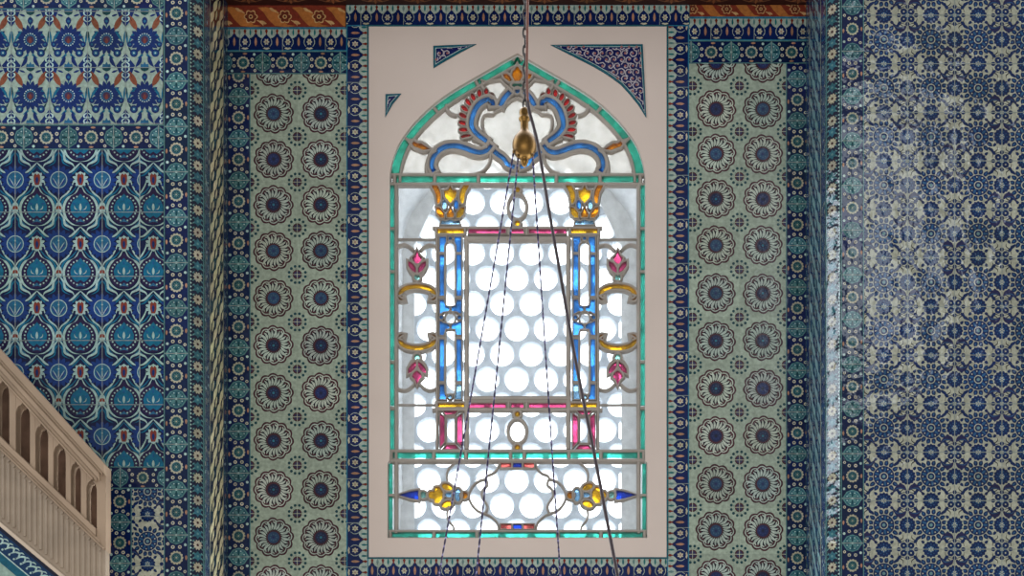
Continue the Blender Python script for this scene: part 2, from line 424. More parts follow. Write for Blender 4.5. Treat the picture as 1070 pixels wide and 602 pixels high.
# big whirling rosette of the recess panels
RC1 = TL(152, 162, 150)
m_ros = Motif().scallop(0, 0, 12, 19.5, 2.1, PLUM, 2).scallop(0, 0, 12, 17.7, 1.9, RC1, 3).scallop(0, 0, 12, 16.7, 1.8, PLUM, 4).disc(0, 0, 15.4, INK, 5, 24)
m_ros.leaves(0, 0, 12, 7.6, 18.8, 2.7, RC1, 6, 0.0, bend=.12, skew=.30).leaves(0, 0, 12, 7.8, 17.0, 2.3, RC1, 7, .26, bend=.12, skew=.34)
m_ros.leaves(0, 0, 12, 15.0, 18.6, 1.5, RC1, 8, .18, skew=-.9)
m_ros.disc(0, 0, 8.0, PLUM, 7, 20)
m_ctr = [Motif().disc(0, 0, 6.2, c, 8, 14).ring(0, 0, 3.4, 8, .8, d, 9).disc(0, 0, 1.4, e, 9, 8) for c, d, e in
         ((T(24, 34, 76), T(34, 52, 100), T(20, 26, 50)), (T(34, 62, 92), T(56, 88, 108), T(30, 40, 80)), (T(20, 28, 58), T(30, 60, 96), T(40, 100, 120)))]
m_dotf = Motif().disc(0, 0, 5.2, PLUM, 2).disc(0, 0, 3.6, T(40, 40, 72), 3).ring(0, 0, 9.2, 12, 1.65, GREEND, 2, PI/12)
m_dotf.ring(0, 0, 6.4, 12, .4, GREEND, 2, PI/12, 6)
m_dotf.poly([(-5.2, -.35), (5.2, -.35), (5.2, .35), (-5.2, .35)], CREAM, 4).poly([(-.35, -5.2), (.35, -5.2), (.35, 5.2), (-.35, 5.2)], CREAM, 4)
def rosette_panel(name, rect, mp, par, xs, ys, label):
    x0, y0, x1, y1 = rect; pn = Panel(rect, FIELD, mp); xm = sum(xs)/2
    px = xs[1]-xs[0]; cols = [xs[0]-px/2, xm, xs[1]+px/2]
    mids = [(ys[i]+ys[i+1])/2 for i in range(len(ys)-1)]
    rows = [y0] + mids + [y1]
    for i in range(len(rows)-1):
        for a, b in ((x0, xm), (xm, x1)):
            tv = R.uniform(.9, 1.08); pn.rect_(a, rows[i], b, rows[i+1], tuple(c*tv for c in FIELD), 0)
    for i, y in enumerate(ys):
        for x in xs:
            pn.stamp(m_ros, x + R.uniform(-.4, .4), y + R.uniform(-.4, .4), .985, R.uniform(-.1, .1)); pn.stamp(R.choice(m_ctr), x, y)
    for y in mids:
        for x in cols: pn.stamp(m_dotf, x, y, .95)
        pn.rect_(x0, y-.3, x1, y+.3, tuple(c*.9 for c in FIELD), 1)
    pn.rect_(xm-.3, y0, xm+.3, y1, tuple(c*.9 for c in FIELD), 1)
    return pn.build(name, TILE_M, par, label)

# tulip panel of the left wall
BL = T(10, 36, 88); BL2 = T(30, 84, 116)
m_tul = Motif()
m_tul.leaf(12.2, -17.5, math.radians(-62), -8.5, 9.5, 6.2, T(118, 66, 46), 4).leaf(14.5, -21.5, math.radians(-62), -3, 6, 1.2, T(80, 40, 30), 5)
m_tul.taper([(9, -9), (13, -4), (17.5, 5)], 2.6, TURQ, 3).taper([(19.5, -9), (18.5, -2), (17.8, 6)], 2.0, TURQ, 3)
m_tul.disc(15.3, 5.0, 3.1, BL, 4, 10).disc(15.3, 5, 1.3, BL2, 5, 8)
m_tul.disc(11.2, 14.0, 4.2, BL, 4, 12).disc(11.2, 14, 2.3, BL2, 5, 10).disc(11.2, 14, .9, PALE, 6, 6)
m_tul.leaf(6.8, 22.5, math.radians(65), -7, 7, 4.2, BL, 4, .1).taper([(2, 14), (5, 18), (8, 27)], 1.2, TURQ, 3)
m_tul.poly([(20, 13.5), (16.5, 19), (10, 27), (11, 29.2), (20, 29.2)], BL, 3)
m_tul.poly([(20, -13.0), (16, -18.5), (13, -24), (11, -29.2), (20, -29.2)], BL, 2)
for yy in (20, 25.5): m_tul.taper([(19.4, yy-2), (16.5, yy), (16.5, yy+2.5), (18.6, yy+2.6)], 1.5, PALE, 5).disc(19.4, yy+2.4, 1.0, PALE, 5, 8)
for yy in (-26.5, -20.5): m_tul.taper([(19.4, yy+2), (16.5, yy), (16.5, yy-2.5), (18.6, yy-2.6)], 1.4, PALE, 5)
m_tul.leaf(4.5, 17.5, math.radians(35), -4, 4, 2.2, TURQ, 3).leaf(15, 11, math.radians(-60), -4, 4, 2.0, GREEND, 3).leaf(8.5, -25.5, math.radians(-20), -3.5, 3.5, 2.2, BL, 3).leaf(19.2, -5, PI/2, -4, 4, 2.2, GREEND, 3)
m_tul.mirx()
m_tul.leaves(0, 0, 16, 5.5, 16.0, 4.8, BL, 3, PI/16).disc(0, 0, 9.0, BL, 4, 18).ring(0, 0, 6.3, 16, .72, PALE, 5).disc(0, 0, 5.2, BL2, 5).disc(0, 0, 4.0, T(60, 40, 66), 6).leaf(0, 1.5, -PI/2, -3, 3.6, 3.4, T(104, 50, 44), 7)
m_tul.leaf(0, -19.5, PI/2, -4.5, 4.5, 6.0, BL, 4).disc(0, -19.2, 1.5, BL2, 5, 8).taper([(0, -16), (0, -13)], 1.5, TURQ, 3)
m_tul.poly([(-4.6, -29.2), (-3.6, -26.8), (0, -25.2), (3.6, -26.8), (4.6, -29.2)], GREEND, 4)
m_tul.poly([(-4.6, 29.2), (-3.8, 25.2), (-1.5, 25.8), (0, 22.8), (1.5, 25.8), (3.8, 25.2), (4.6, 29.2)], BL2, 4)

# turquoise palmette lattice of the left wall, cell 45.5 x 67 (half-drop)
def ogee_cell():
    m = Motif(); W = T(142, 168, 162); D = T(18, 26, 78); DK = T(30, 20, 56)
    h = Motif()
    h.taper([(1.0, -23), (6, -14), (13.5, -9.5), (17.5, 0), (15, 11), (8, 17.5), (0, 19)], 2.6, W, 3, 5)
    h.taper([(3, -23.5), (9, -16), (17, -10), (20.5, 1), (18, 12), (13, 17.5), (9, 21)], 2.4, TURQ, 3, 5)
    h.taper([(0, 20.0), (5, 25), (10, 29.5), (16, 31)], 2.2, W, 4, 4).taper([(0, 23.2), (5, 28.5), (10, 33), (15, 34)], 1.8, TURQ, 4, 4)
    h.taper([(22.7, 4), (17.5, 10.5), (16, 17.5), (8.5, 21.5), (6.5, 25)], 2.5, W, 5, 5)
    h.taper([(22.7, 9), (19, 14), (18, 20), (11, 24)], 1.9, TURQ, 6, 5)
    h.taper([(22.7, -4), (20, -10), (13, -16), (8, -25), (7.5, -30)], 1.7, W, 5, 5)
    h.poly([(22.7, -7), (20, -4), (18.6, 0), (20, 4.5), (22.7, 6)], W, 6).poly([(22.7, -2.6), (20.4, -1.2), (19.7, 2), (22.7, 1.4)], RED, 7)
    h.mirx(); m.join(h)
    m.disc(0, 1, 15.4, DK, 6, 24, 16.5).poly([(0, -20), (5, -15), (10, -12), (14, -6), (-14, -6), (-10, -12), (-5, -15)], DK, 6)
    m.ring(0, 1, 12.9, 22, .95, W, 8, PI/22, 7)
    m.poly([(0, -14.5), (3, -11), (8, -7), (10.6, -1), (10, 5), (6.5, 9), (3.5, 11), (0, 8.5), (-3.5, 11), (-6.5, 9), (-10, 5), (-10.6, -1), (-8, -7), (-3, -11)], TURQ, 9)
    m.leaf(0, 0, -PI/2, -3.5, 4.5, 2.8, W, 10).taper([(2.5, 2.5), (5.5, 1), (6.3, -2)], 1.0, W, 10).taper([(-2.5, 2.5), (-5.5, 1), (-6.3, -2)], 1.0, W, 10)
    m.leaves(0, -2, 5, 5, 9, 1.5, T(18, 70, 120), 10, -PI/2).poly([(-5, 15.8), (0, 11.5), (5, 15.8), (0, 14.6)], BL2, 9)
    # bud
    m.leaves(0, 37.5, 10, 3, 8.6, 3.4, W, 7, PI/2).poly(circ(0, 37.5, 5.0, 12, 8), W, 8)
    m.poly([(-3.4, 33.5), (-1.6, 31), (0, 33), (1.6, 31), (3.4, 33.5), (3.4, 39), (2, 43.5), (-2, 43.5), (-3.4, 39)], T(112, 46, 34), 9).leaf(0, 38.5, PI/2, -4, 4, 3.0, BL, 10)
    # round medallion at the half drop
    c = Motif(); c.leaves(0, 0, 16, 8, 16.0, 4.6, T(12, 46, 104), 6).disc(0, 0, 11, T(12, 46, 104), 7).disc(0, 0, 9.0, W, 8, 20).disc(0, 0, 8.1, BL2, 8.5, 20)
    c.taper([(0, 9), (0, -3)], 1.4, W, 9)
    for sg in (-1, 1):
        c.leaf(0, 7, -PI/2 + sg*.75, 0, 10, 3.0, T(24, 40, 110), 9).taper([(0, 8), (sg*3.6, 2), (sg*6.2, -2)], 1.0, W, 10)
    c.disc(0, -3.5, 2.6, TURQ, 10, 10).disc(0, -3.5, 1, W, 11, 6)
    m.join(c, 22.7, 38.0); return m
m_og = ogee_cell()

# blue and white arabesque field of the right wall, cell 49.3 x 50.7
RB, RB2, RC = T(8, 34, 78), T(34, 78, 116), TL(152, 154, 138)
def arab_cell(kind):
    m = Motif(); d = R.uniform(.9, 1.1); B = tuple(c*d for c in RB)
    m.leaves(0, 0, 16, 10.6, 17.8, 4.6, B, 3, PI/16).disc(0, 0, 11.5, RC, 4, 20).disc(0, 0, 11.0, B, 5, 20).leaves(0, 0, 16, 12.8, 16.2, 1.5, RB2, 5, PI/16)
    m.leaves(0, 0, 9, 4.6, 10.3, 2.5, RB2, 6).ring(0, 0, 8.6, 9, .8, RC, 7, PI/9, 7).disc(0, 0, 4.6, RC, 6, 12).disc(0, 0, 3.6, B, 7, 12).disc(0, 0, 1.8, T(96, 130, 136), 8, 8)
    for k in range(4): m.leaf(0, 0, PI/4 + k*PI/2, 17.0, 23.0, 3.4, B, 3)
    s = Motif().disc(0, 0, 9.6, RC, 4, 18).disc(0, 0, 8.0, B, 5, 18).ring(0, 0, 7.6, 14, 1.3, B, 5).ring(0, 0, 5.2, 10, .7, RB2, 6, 0, 7).disc(0, 0, 3.4, RB2, 6).leaves(0, 0, 6, .6, 3.1, 1.1, RC, 7)
    s2 = Motif().join(s)
    for a in (-2.3, -.85, 2.3, .85): s2.leaf(0, 0, a, 8.6, 13.8, 3.2, B, 3)
    m.join(s2, 24.65, 0).join(s2, 0, 25.35, rot=PI/2)
    # diamond flower at the tile corner
    q = Motif().ring(0, 0, 5.6, 4, 3.5, B, 4, PI/4, 10).leaves(0, 0, 4, 9.0, 15.5, 3.6, B, 4, PI/4).leaves(0, 0, 4, 1, 5, 2.6, RB2, 5).ring(0, 0, 5.4, 4, .9, RC, 6, PI/4, 8).disc(0, 0, 1.3, RC, 6, 8).ring(0, 0, 9.0, 4, 2.3, B, 4, 0, 8)
    for sx in (-1, 1):
        for sy in (-1, 1):
            q.taper([(sx*2, sy*9.5), (sx*7, sy*8), (sx*10.5, sy*10.5), (sx*13, sy*14)], .95, INK, 3)
            q.taper([(sx*10, sy*3), (sx*8.5, sy*8.5), (sx*4.5, sy*12), (sx*5, sy*15.5)], .95, INK, 3)
    m.join(q, 24.65, 25.35)
    if kind:
        for sx in (-1, 1):
            for sy in (-1, 1):
                m.taper([(24.65 + sx*1.5, 25.35 + sy*11), (24.65 + sx*5, 25.35 + sy*14.5), (24.65 + sx*10, 25.35 + sy*14), (24.65 + sx*16.5, 25.35 + sy*7.0)], 5.2, T(30, 32, 70), 7)
                m.taper([(24.65 + sx*3, 25.35 + sy*12.4), (24.65 + sx*10, 25.35 + sy*13.2), (24.65 + sx*14, 25.35 + sy*9.6)], .8, RB2, 8)
    else:
        for sx in (-1, 1):
            for sy in (-1, 1): m.leaf(24.65 + sx*12.5, 25.35 + sy*12.5, PI/4*sx*sy, -2.8, 2.8, 3.0, B, 4)
    return m
m_ar = [arab_cell(0), arab_cell(1)]
def arab_panel(name, rect, mp, par, cx, cy, label, pw=49.3, ph=50.7):
    x0, y0, x1, y1 = rect; pn = Panel(rect, RC, mp)
    for i in range(int((x0-cx)/pw) - 2, int((x1-cx)/pw) + 2):
        for j in range(int((y0-cy)/ph) - 2, int((y1-cy)/ph) + 2):
            x, y = cx + i*pw, cy + j*ph; tv = R.uniform(.85, 1.1)
            pn.rect_(x-pw/2, y-ph/2, x+pw/2, y+ph/2, tuple(c*tv for c in RC), 0)
            pn.stamp(m_ar[(i + j) % 2], x, y, pw/49.3)
        pn.rect_(cx+i*pw+pw/2-.4, y0, cx+i*pw+pw/2+.4, y1, GROUT, 11)
    for j in range(int((y0-cy)/ph) - 2, int((y1-cy)/ph) + 2): pn.rect_(x0, cy+j*ph+ph/2-.4, x1, cy+j*ph+ph/2+.4, GROUT, 12)
    return pn.build(name, TILE, par, label)

# narrow border: cream daisy / teal quatrefoil on near-black
m_daisy = Motif().leaves(0, 0, 10, 1.6, 5.6, 2.4, CREAM2, 3).disc(0, 0, 2.2, CREAM2, 4, 10).disc(0, 0, 1.5, T(60, 30, 34), 5, 8)
m_quat = Motif().leaves(0, 0, 6, .5, 4.8, 3.0, TEAL, 3, PI/6).disc(0, 0, 1.2, TEAL2, 4, 8)
m_dash = Motif().leaf(0, 0, PI/4, -1.6, 1.6, 1.2, TEAL2, 3)
def narrow_border(name, u0, u1, v0, v1, mp, par, pitch=23.4, label=None, flip=False):
    pn = Panel((u0, v0, u1, v1), T(16, 24, 46), mp); w = u1-u0; t = v0
    mid = u0 + w*(.58 if not flip else .42); ex = u0 + w*.1 if not flip else u1 - w*.1
    while t < v1 + pitch:
        pn.stamp(m_daisy, mid, t, w/16.5, tint=R.uniform(.55, .85)); pn.stamp(m_quat, mid, t + pitch/2, w/15)
        for k in range(4):
            for sg in (-1, 1): pn.stamp(m_dash, mid + sg*w*.3, t + pitch*(.17 + .22*k) , w/15, 0 if sg > 0 else PI/2)
        for k in range(6): pn.stamp(m_ldot, ex, t + k*pitch/6, .6)
        t += pitch
    pn.rect_(u0, v0, u0+.7, v1, TEAL2, 6); pn.rect_(u1-.7, v0, u1, v1, TEAL2, 6)
    return pn.build(name, TILE, par, label)

# reveal: interlocking S leaves
def reveal_panel(name, u0, u1, v0, v1, mp, par, lead, bg, edge, label):
    pn = Panel((u0, v0, u1, v1), bg, mp); w = u1-u0
    for e0, e1 in ((0, .24), (.80, 1)):
        pn.rect_(u0+w*e0, v0, u0+w*e1, v1, edge, 1)
        for _ in range(int((v1-v0)*.45)):
            x = u0 + w*R.uniform(e0+.02, e1-.02); y = R.uniform(v0, v1)
            pn.stamp(Motif().leaf(0, 0, R.uniform(0, 6), -2.5, 2.5, 2.4, R.choice([TEAL2, CREAM, RB2, PALE]), 2), x, y)
    pit = 30.0; ncol = 4; cw = w*.54/ncol
    t = v0 - pit
    while t < v1 + pit:
        for c in range(ncol):
            x = u0 + w*.25 + cw*(c+.5); y = t + ((c*.37) % 1.0)*pit
            m = Motif(); m.taper([(-cw*.45, 15), (-cw*.4, 6), (cw*.0, 0), (cw*.4, -6), (cw*.45, -15)], cw*.52, lead, 4, 4)
            m.taper([(cw*.1, 13), (cw*.25, 8), (cw*.5, 3), (cw*.55, 0)], cw*.3, lead, 5, 3)
            m.leaf(-cw*.15, -8, PI/2 + .15, -5, 5, cw*.35, edge, 5)
            pn.stamp(m, x, y)
        t += pit
    pn.rect_(u0, v0, u0+w*.03, v1, TEAL2, 6); pn.rect_(u1-w*.03, v0, u1, v1, TEAL2, 6); pn.rect_(u0+w*.225, v0, u0+w*.25, v1, CREAM, 6); pn.rect_(u0+w*.79, v0, u0+w*.81, v1, CREAM, 6)
    return pn.build(name, TILE, par, label)

# ================================================================== THE SETTING
mb, mf = plane(DB), plane(DF)
YF = DF - DB
TOP, BOT = -60, 680
XL, XR = (237-CX)*SB, (843-CX)*SB            # inner corners of the recess
ZT, ZB = (HY+170)*SB, (HY-720)*SB

# ---- back wall of the recess (round the window opening)
wall = empty('wall_back', (0, 0, 0)); tag(wall, 'tiled back wall of the recess around the window, rosette tiles either side', 'wall', kind='structure')
b = MB()
xa, xb, za, zb = (386-CX)*SB, (696-CX)*SB, (HY-582)*SB, (HY-29)*SB
WT = 0.95
b.box((XL-.6, .013, ZB), (xa, WT, ZT)); b.box((xb, .013, ZB), (XR+.6, WT, ZT)); b.box((xa, .013, ZB), (xb, WT, za)); b.box((xa, .013, zb), (xb, WT, ZT))
b.build('masonry', MORTAR, wall)

palm_border('palmette_border', (362, 5, 720, 28), mb, wall, 22.3, 371.5, 'up', 'palmette tile border along the top of the white window surround')
palm_border('palmette_border', (362, 28, 385, BOT), mb, wall, 23, 35, 'right', 'palmette tile border down the left of the white window surround')
palm_border('palmette_border', (697, 28, 720, BOT), mb, wall, 23, 40, 'left', 'palmette tile border down the right of the white window surround')
palm_border('palmette_border', (385, 583, 697, 606), mb, wall, 22.3, 389, 'up', 'palmette tile border under the white window surround')
palm_border('palmette_border', (237, 30, 362, 54), mb, wall, 22.4, 245, 'up', 'palmette tile border above the left rosette tiles')
palm_border('palmette_border', (720, 19, 843, 43), mb, wall, 22.6, 737, 'up', 'palmette tile border above the right rosette tiles')
medal_border('medallion_border', (237, 54, 362, 78), mb, wall, 274.5, 40.6, False, label='medallion tile border above the left rosette tiles')
medal_border('medallion_border', (720, 43, 843, 67), mb, wall, 764, 42, False, label='medallion tile border above the right rosette tiles')
medal_border('medallion_border', (237, 78, 262, BOT), mb, wall, 101.5, 43.7, label='vertical medallion border left of the left rosette tiles')
medal_border('medallion_border', (821, 67, 845, BOT), mb, wall, 83, 43.5, label='vertical medallion border right of the right rosette tiles')
rosette_panel('rosette_tile_panel', (262, 78, 362, BOT), mb, wall, (286, 335.5), [70.5, 119.5, 167, 214.5, 262.5, 312, 361.5, 411, 461, 512, 562, 611, 660], 'pale tiles with two columns of whirling rosettes left of the window')
rosette_panel('rosette_tile_panel', (720, 67, 821, BOT), mb, wall, (748, 797), [66, 114.5, 161.5, 208.5, 257, 307, 356.5, 406.5, 456, 506, 555, 604, 653], 'pale tiles with two columns of whirling rosettes right of the window')
# corner infill and painted cornice strips
def cornice(name, rect, label):
    x0, y0, x1, y1 = rect; pn = Panel(rect, T(116, 44, 28), mb); w = y1-y0; s = w/20.0
    OR, LN = T(168, 104, 50), T(190, 150, 100); k = 0; x = x0 - 6
    while x < x1 + 40:
        m = Motif(); m.poly([(-1, -8), (6, -8.5), (15, -6), (20, 1), (25, 7), (32, 8), (24, 9), (14, 8), (8, 2), (4, -4)], OR, 2)
        m.scallop(-7, 0, 6, 4.6, 1.6, LN, 3).scallop(-7, 0, 6, 3.7, 1.4, T(96, 40, 24), 4).disc(-7, 0, 2.0, LN, 5, 8).disc(-7, 0, 1.1, T(60, 24, 20), 6, 6)
        m.taper([(-2, 3), (2, 5), (4, 8)], 1.4, LN, 3).leaf(3, 5, .3, -3, 4, 3, LN, 3).taper([(-12, -3), (-16, -5), (-19, -7)], 1.4, LN, 3).leaf(-18, -6, .6, -3, 3, 2.5, LN, 3)
        pn.stamp(m, x + 15, (y0+y1)/2, s, tint=R.uniform(.9, 1.1)); x += 35.6
    pn.rect_(x0, y1-1, x1, y1, T(40, 110, 136), 7); return pn.build(name, PAINT, wall, label)
cornice('painted_cornice', (226, 6, 361, 30), 'red painted cornice strip with ochre leaves above the left tiles')
cornice('painted_cornice', (721, 1, 845, 19), 'red painted cornice strip with ochre leaves above the right tiles')

# ---- soffit over the recess
so = MB()
so.box((XL-.35, YF-.02, (HY-5)*SB), (XR+.35, .05, (HY+60)*SB))
pn = so.build('ceiling', DARKWOOD); tag(pn, 'dark brown painted soffit above the tiled window recess', 'ceiling', kind='structure')
pt = Panel((0, 0, 606, 120), C(50, 22, 18), lambda u, v, h=0: Vector((XL + u*SB, -v*SB, (HY-5)*SB - h)))
for k in range(14):
    pt.stamp(Motif().disc(0, 0, 17, T(110, 74, 52), 2, 20, 8).disc(0, 0, 15, T(56, 24, 20), 3, 20, 6.6).leaves(0, 0, 8, 1, 11, 3, T(130, 80, 50), 4), 24 + k*44, 14)
    pt.stamp(Motif().disc(0, 0, 17, T(110, 74, 52), 2, 20, 8).disc(0, 0, 15, T(56, 24, 20), 3, 20, 6.6), 46 + k*44, 50)
pt.build('painted_soffit_board', PAINT, pn)

# ---- plaster window surround with arched opening
XC = 540.7
def mirror(pts): return [(2*XC - x, y) for x, y in pts]
arch_l = [(407.2, 192), (407.3, 184), (409.8, 170), (414.5, 156), (421, 144), (434, 127.5), (451, 111), (469, 97.5), (488, 86), (509, 74), (529.5, 62.2)]
arch_l = smooth(arch_l, 3)
half = [(XC, 562.6), (405, 562.6), (405, 484), (407.2, 482)] + arch_l + [(XC, 56.2)]
opening = half + mirror(half)[1:-1][::-1]
sur = MB(); k = len(half)
lf = [(XC, 28), (385, 28), (385, 583), (XC, 583)] + half
sur.v += [mb(u, v, .006) for u, v in lf]; sur.f.append(tuple(range(len(lf)))); sur.m.append(0)
rt = mirror(lf); i0 = len(sur.v); sur.v += [mb(u, v, .006) for u, v in rt]; sur.f.append(tuple(range(i0 + len(rt) - 1, i0 - 1, -1))); sur.m.append(0)
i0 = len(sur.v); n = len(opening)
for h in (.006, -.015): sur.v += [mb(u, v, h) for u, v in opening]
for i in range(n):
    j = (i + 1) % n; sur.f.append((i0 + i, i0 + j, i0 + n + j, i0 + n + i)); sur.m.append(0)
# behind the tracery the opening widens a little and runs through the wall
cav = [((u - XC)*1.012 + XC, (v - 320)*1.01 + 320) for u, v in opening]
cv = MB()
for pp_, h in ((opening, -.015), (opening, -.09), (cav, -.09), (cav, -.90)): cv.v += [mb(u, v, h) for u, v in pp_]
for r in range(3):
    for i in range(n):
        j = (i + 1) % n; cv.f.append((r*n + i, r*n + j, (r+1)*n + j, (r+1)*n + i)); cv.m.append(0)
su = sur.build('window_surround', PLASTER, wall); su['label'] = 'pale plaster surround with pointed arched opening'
cv.build('window_reveal', BRIGHT_PLASTER, wall)
fr = MB()
fr.beam([(384.6, 27.6), (697.4, 27.6), (697.4, 583.4), (384.6, 583.4)], 2.0, mb, 0, .010, True)
fr.build('teal_edge_line', plain('teal_glaze_edge', T(34, 92, 104), .25), wall)

# spandrel tiles let into the plaster
def spandrel(name, pts, label):
    o = Panel((0, 0, 1, 1), NAVY, mb); x0, x1 = min(p[0] for p in pts), max(p[0] for p in pts); y0, y1 = min(p[1] for p in pts), max(p[1] for p in pts)
    body = pts if area(pts) > 0 else pts[::-1]; inn = offset_closed(body, 2.3); inn2 = offset_closed(body, 2.9)
    v = [mb(u, w, .005) for u, w in body] + [mb(u, w, .011) for u, w in body]; n = len(body); f = [tuple(range(n, 2*n))] + [(i, (i+1) % n, n+(i+1) % n, n+i) for i in range(n)]; cols = [T(28, 84, 98)]*(n+1)
    def put(poly, c, z):
        i = len(v); v.extend(mb(u, w, .011 + .0002*z) for u, w in poly); f.append(tuple(range(i, i+len(poly)))); cols.append(c)
    put(inn, PALE, 1); put(inn2, T(22, 28, 78), 2)
    def inside(p):
        r_ = False
        for i in range(len(inn2)):
            a, b_ = inn2[i], inn2[(i+1) % len(inn2)]
            if (a[1] > p[1]) != (b_[1] > p[1]) and p[0] < (b_[0]-a[0])*(p[1]-a[1])/(b_[1]-a[1]) + a[0]: r_ = not r_
        return r_
    y = y0 + 3; row = 0
    while y < y1:
        x = x0 + 3 + (row % 2)*3.9
        while x < x1:
            a0 = R.uniform(0, 6.28)
            sp = [(x + r_*math.cos(a0 + t), y + r_*math.sin(a0 + t)) for t, r_ in ((0, 4.4), (.7, 4.3), (1.5, 4.0), (2.4, 3.5), (3.4, 2.9), (4.4, 2.2), (5.4, 1.5))]
            sp = [sp[0]] + sp[1:]
            sp = [p for p in sp if inside(p)]
            if len(sp) > 2: put(ribbon(sp, 1.0), T(176, 168, 172), 4); [put(circ(x, y, 1.3, 7), T(150, 100, 96), 5) for _ in (0,) if inside((x, y))]
            elif inside((x, y)) : put([q for q in circ(x, y, .9, 7)], T(150, 150, 160), 4)
            x += 7.9
        y += 6.6; row += 1
    o = mesh_obj(name, v, f, TILE, wall, cols=cols); o['label'] = label
spandrel('spandrel_tile', [(452.8, 49), (475, 48), (497.8, 47.3), (482, 55.5), (466, 64.5), (453, 72.3)], 'small triangular blue scroll tile set in plaster left of the arch point')
spandrel('spandrel_tile', [(403, 99.4), (419.5, 98.8), (410.5, 110), (402.8, 123.5)], 'tiny triangular blue scroll tile set in plaster at the left edge')
spandrel('spandrel_tile', [(575.2, 48), (621, 47.5), (671.5, 47.3), (675.2, 124), (667, 111), (657.6, 99.4), (648.5, 89.5), (639, 82.4), (630, 76.5), (620.6, 71), (598, 59.5)], 'large triangular blue scroll tile set in plaster right of the arch')

# ---- side walls in front of the recess
wl = empty('wall_left', (0, 0, 0)); tag(wl, 'blue and turquoise tiled wall left of the recess behind the stone stair parapet', 'wall', kind='structure')
XFL = (210-CX)*DF/F; XCH = (197.5-CX)*DF/F
b = MB(); b.box(((-420-CX)*DF/F, YF+.013, ZB), (XCH, YF+.5, ZT)); b.box((XCH, YF+.09, ZB), (XL-.012, .6, ZT)); b.build('masonry', MORTAR, wl)
medal_border('medallion_border', (-400, -14, 171.5, 10.5), mf, wl, 25, 47.3, False, label='medallion tile border along the top above the red tulip tiles')
pn = Panel((-400, 10.5, 170.5, 130.5), T(140, 158, 146), mf)
for i in range(-12, 5):
    for j in (-1, 0, 1, 2):
        x, y = 32 + 39.8*i, 42 + 58.6*j
        pn.stamp(m_tul, x, y)
    pn.rect_(x-20.2, 10, x-19.6, 131, GROUT, 9)
for j in (-1, 0, 1): pn.rect_(-400, 42 + 58.6*j + 28.9, 171, 42 + 58.6*j + 29.6, GROUT, 10)
pn.build('tulip_tile_panel', TILE, wl, 'pale tiles with red tulips and spiky blue flowers')
medal_border('medallion_border', (-400, 131, 171, 157), mf, wl, 25.2, 46.9, False, label='medallion tile border between tulip tiles and turquoise palmette tiles')
for rc, lb in (((-400, 157, 146, 488), 'dark blue tiles with turquoise palmettes and small red buds'), ((-400, 488, 113, BOT), 'lower rows of turquoise palmette tiles behind the stair parapet')):
    pn = Panel(rc, T(6, 18, 56), mf)
    for i in range(-11, 4):
        for j in range(-1, 9): pn.stamp(m_og, 39 + 45.4*i, 150.5 + 67.0*j)
        pn.rect_(39 + 45.4*i + 22.5, 157, 39 + 45.4*i + 23.1, 700, GROUT, 13)
    for j in range(-1, 9): pn.rect_(-400, 155 + 67*j, 146, 155.7 + 67*j, GROUT, 14)
    pn.build('palmette_tile_panel', TILE, wl, lb)
pn = Panel((146, 157, 171, 488), T(6, 18, 56), mf)
for j in range(-1, 6): pn.stamp(m_og, 160.5, 150.5 + 67.0*j); pn.rect_(146, 155 + 67*j, 171, 155.7 + 67*j, GROUT, 13)
pn.rect_(146, 157, 146.7, 488, T(150, 160, 158), 14)
pn.build('palmette_tile_panel', TILE, wl, 'narrow cut column of turquoise palmette tiles beside the vertical border')
medal_border('medallion_border', (171.5, -60, 197.5, BOT), mf, wl, 38, 47.4, label='vertical medallion tile border at the right edge of the left wall')
medal_border('medallion_border', (115, 488, 171.5, 511), mf, wl, 126, 47, False, label='short medallion tile border above the white floral tile')
medal_border('medallion_border', (113, 511, 138, BOT), mf, wl, 546, 43, label='vertical medallion tile border beside the stair parapet end')
arab_panel('floral_tile_panel', (138, 511, 171.5, BOT), mf, wl, 154.5, 566, 'white floral tile with blue blossoms beside the stair parapet', 46, 52)

def chamfer_map(x0, y0, x1, y1, flip):
    d = Vector((x1-x0, y1-y0, 0)); L = d.length; d.normalize(); nn = Vector((d.y, -d.x, 0))
    if nn.y > 0: nn = -nn
    s = DF/F
    return L/s, lambda u, v, h=0: Vector((x0, y0, (HY-v)*s)) + d*(u*s) + nn*h
ch = .05
L, cm = chamfer_map(XCH, YF, XFL, YF+ch, False)
narrow_border('daisy_border', 0, L, -40, BOT, cm, wl, 23.4, 'narrow dark border of cream daisies on the left corner')
# reveals (u runs from the front edge to the back wall, in back-wall px)
def rev_map(x0, y0, x1, y1):
    d = Vector((x1-x0, y1-y0, 0)); L = d.length; d.normalize(); nn = Vector((d.y, -d.x, 0))
    if nn.x * -x0 < 0: nn = -nn
    return L/SB, lambda u, v, h=0: Vector((x0, y0, (HY-v)*SB)) + d*(u*SB) + nn*h
L, rm = rev_map(XFL, YF+ch, XL, 0)
reveal_panel('leaf_tile_reveal', 0, L, -60, BOT, rm, wl, TL(236, 224, 176), T(24, 38, 58), T(54, 70, 98), 'recess side tiled with cream wavy leaves')

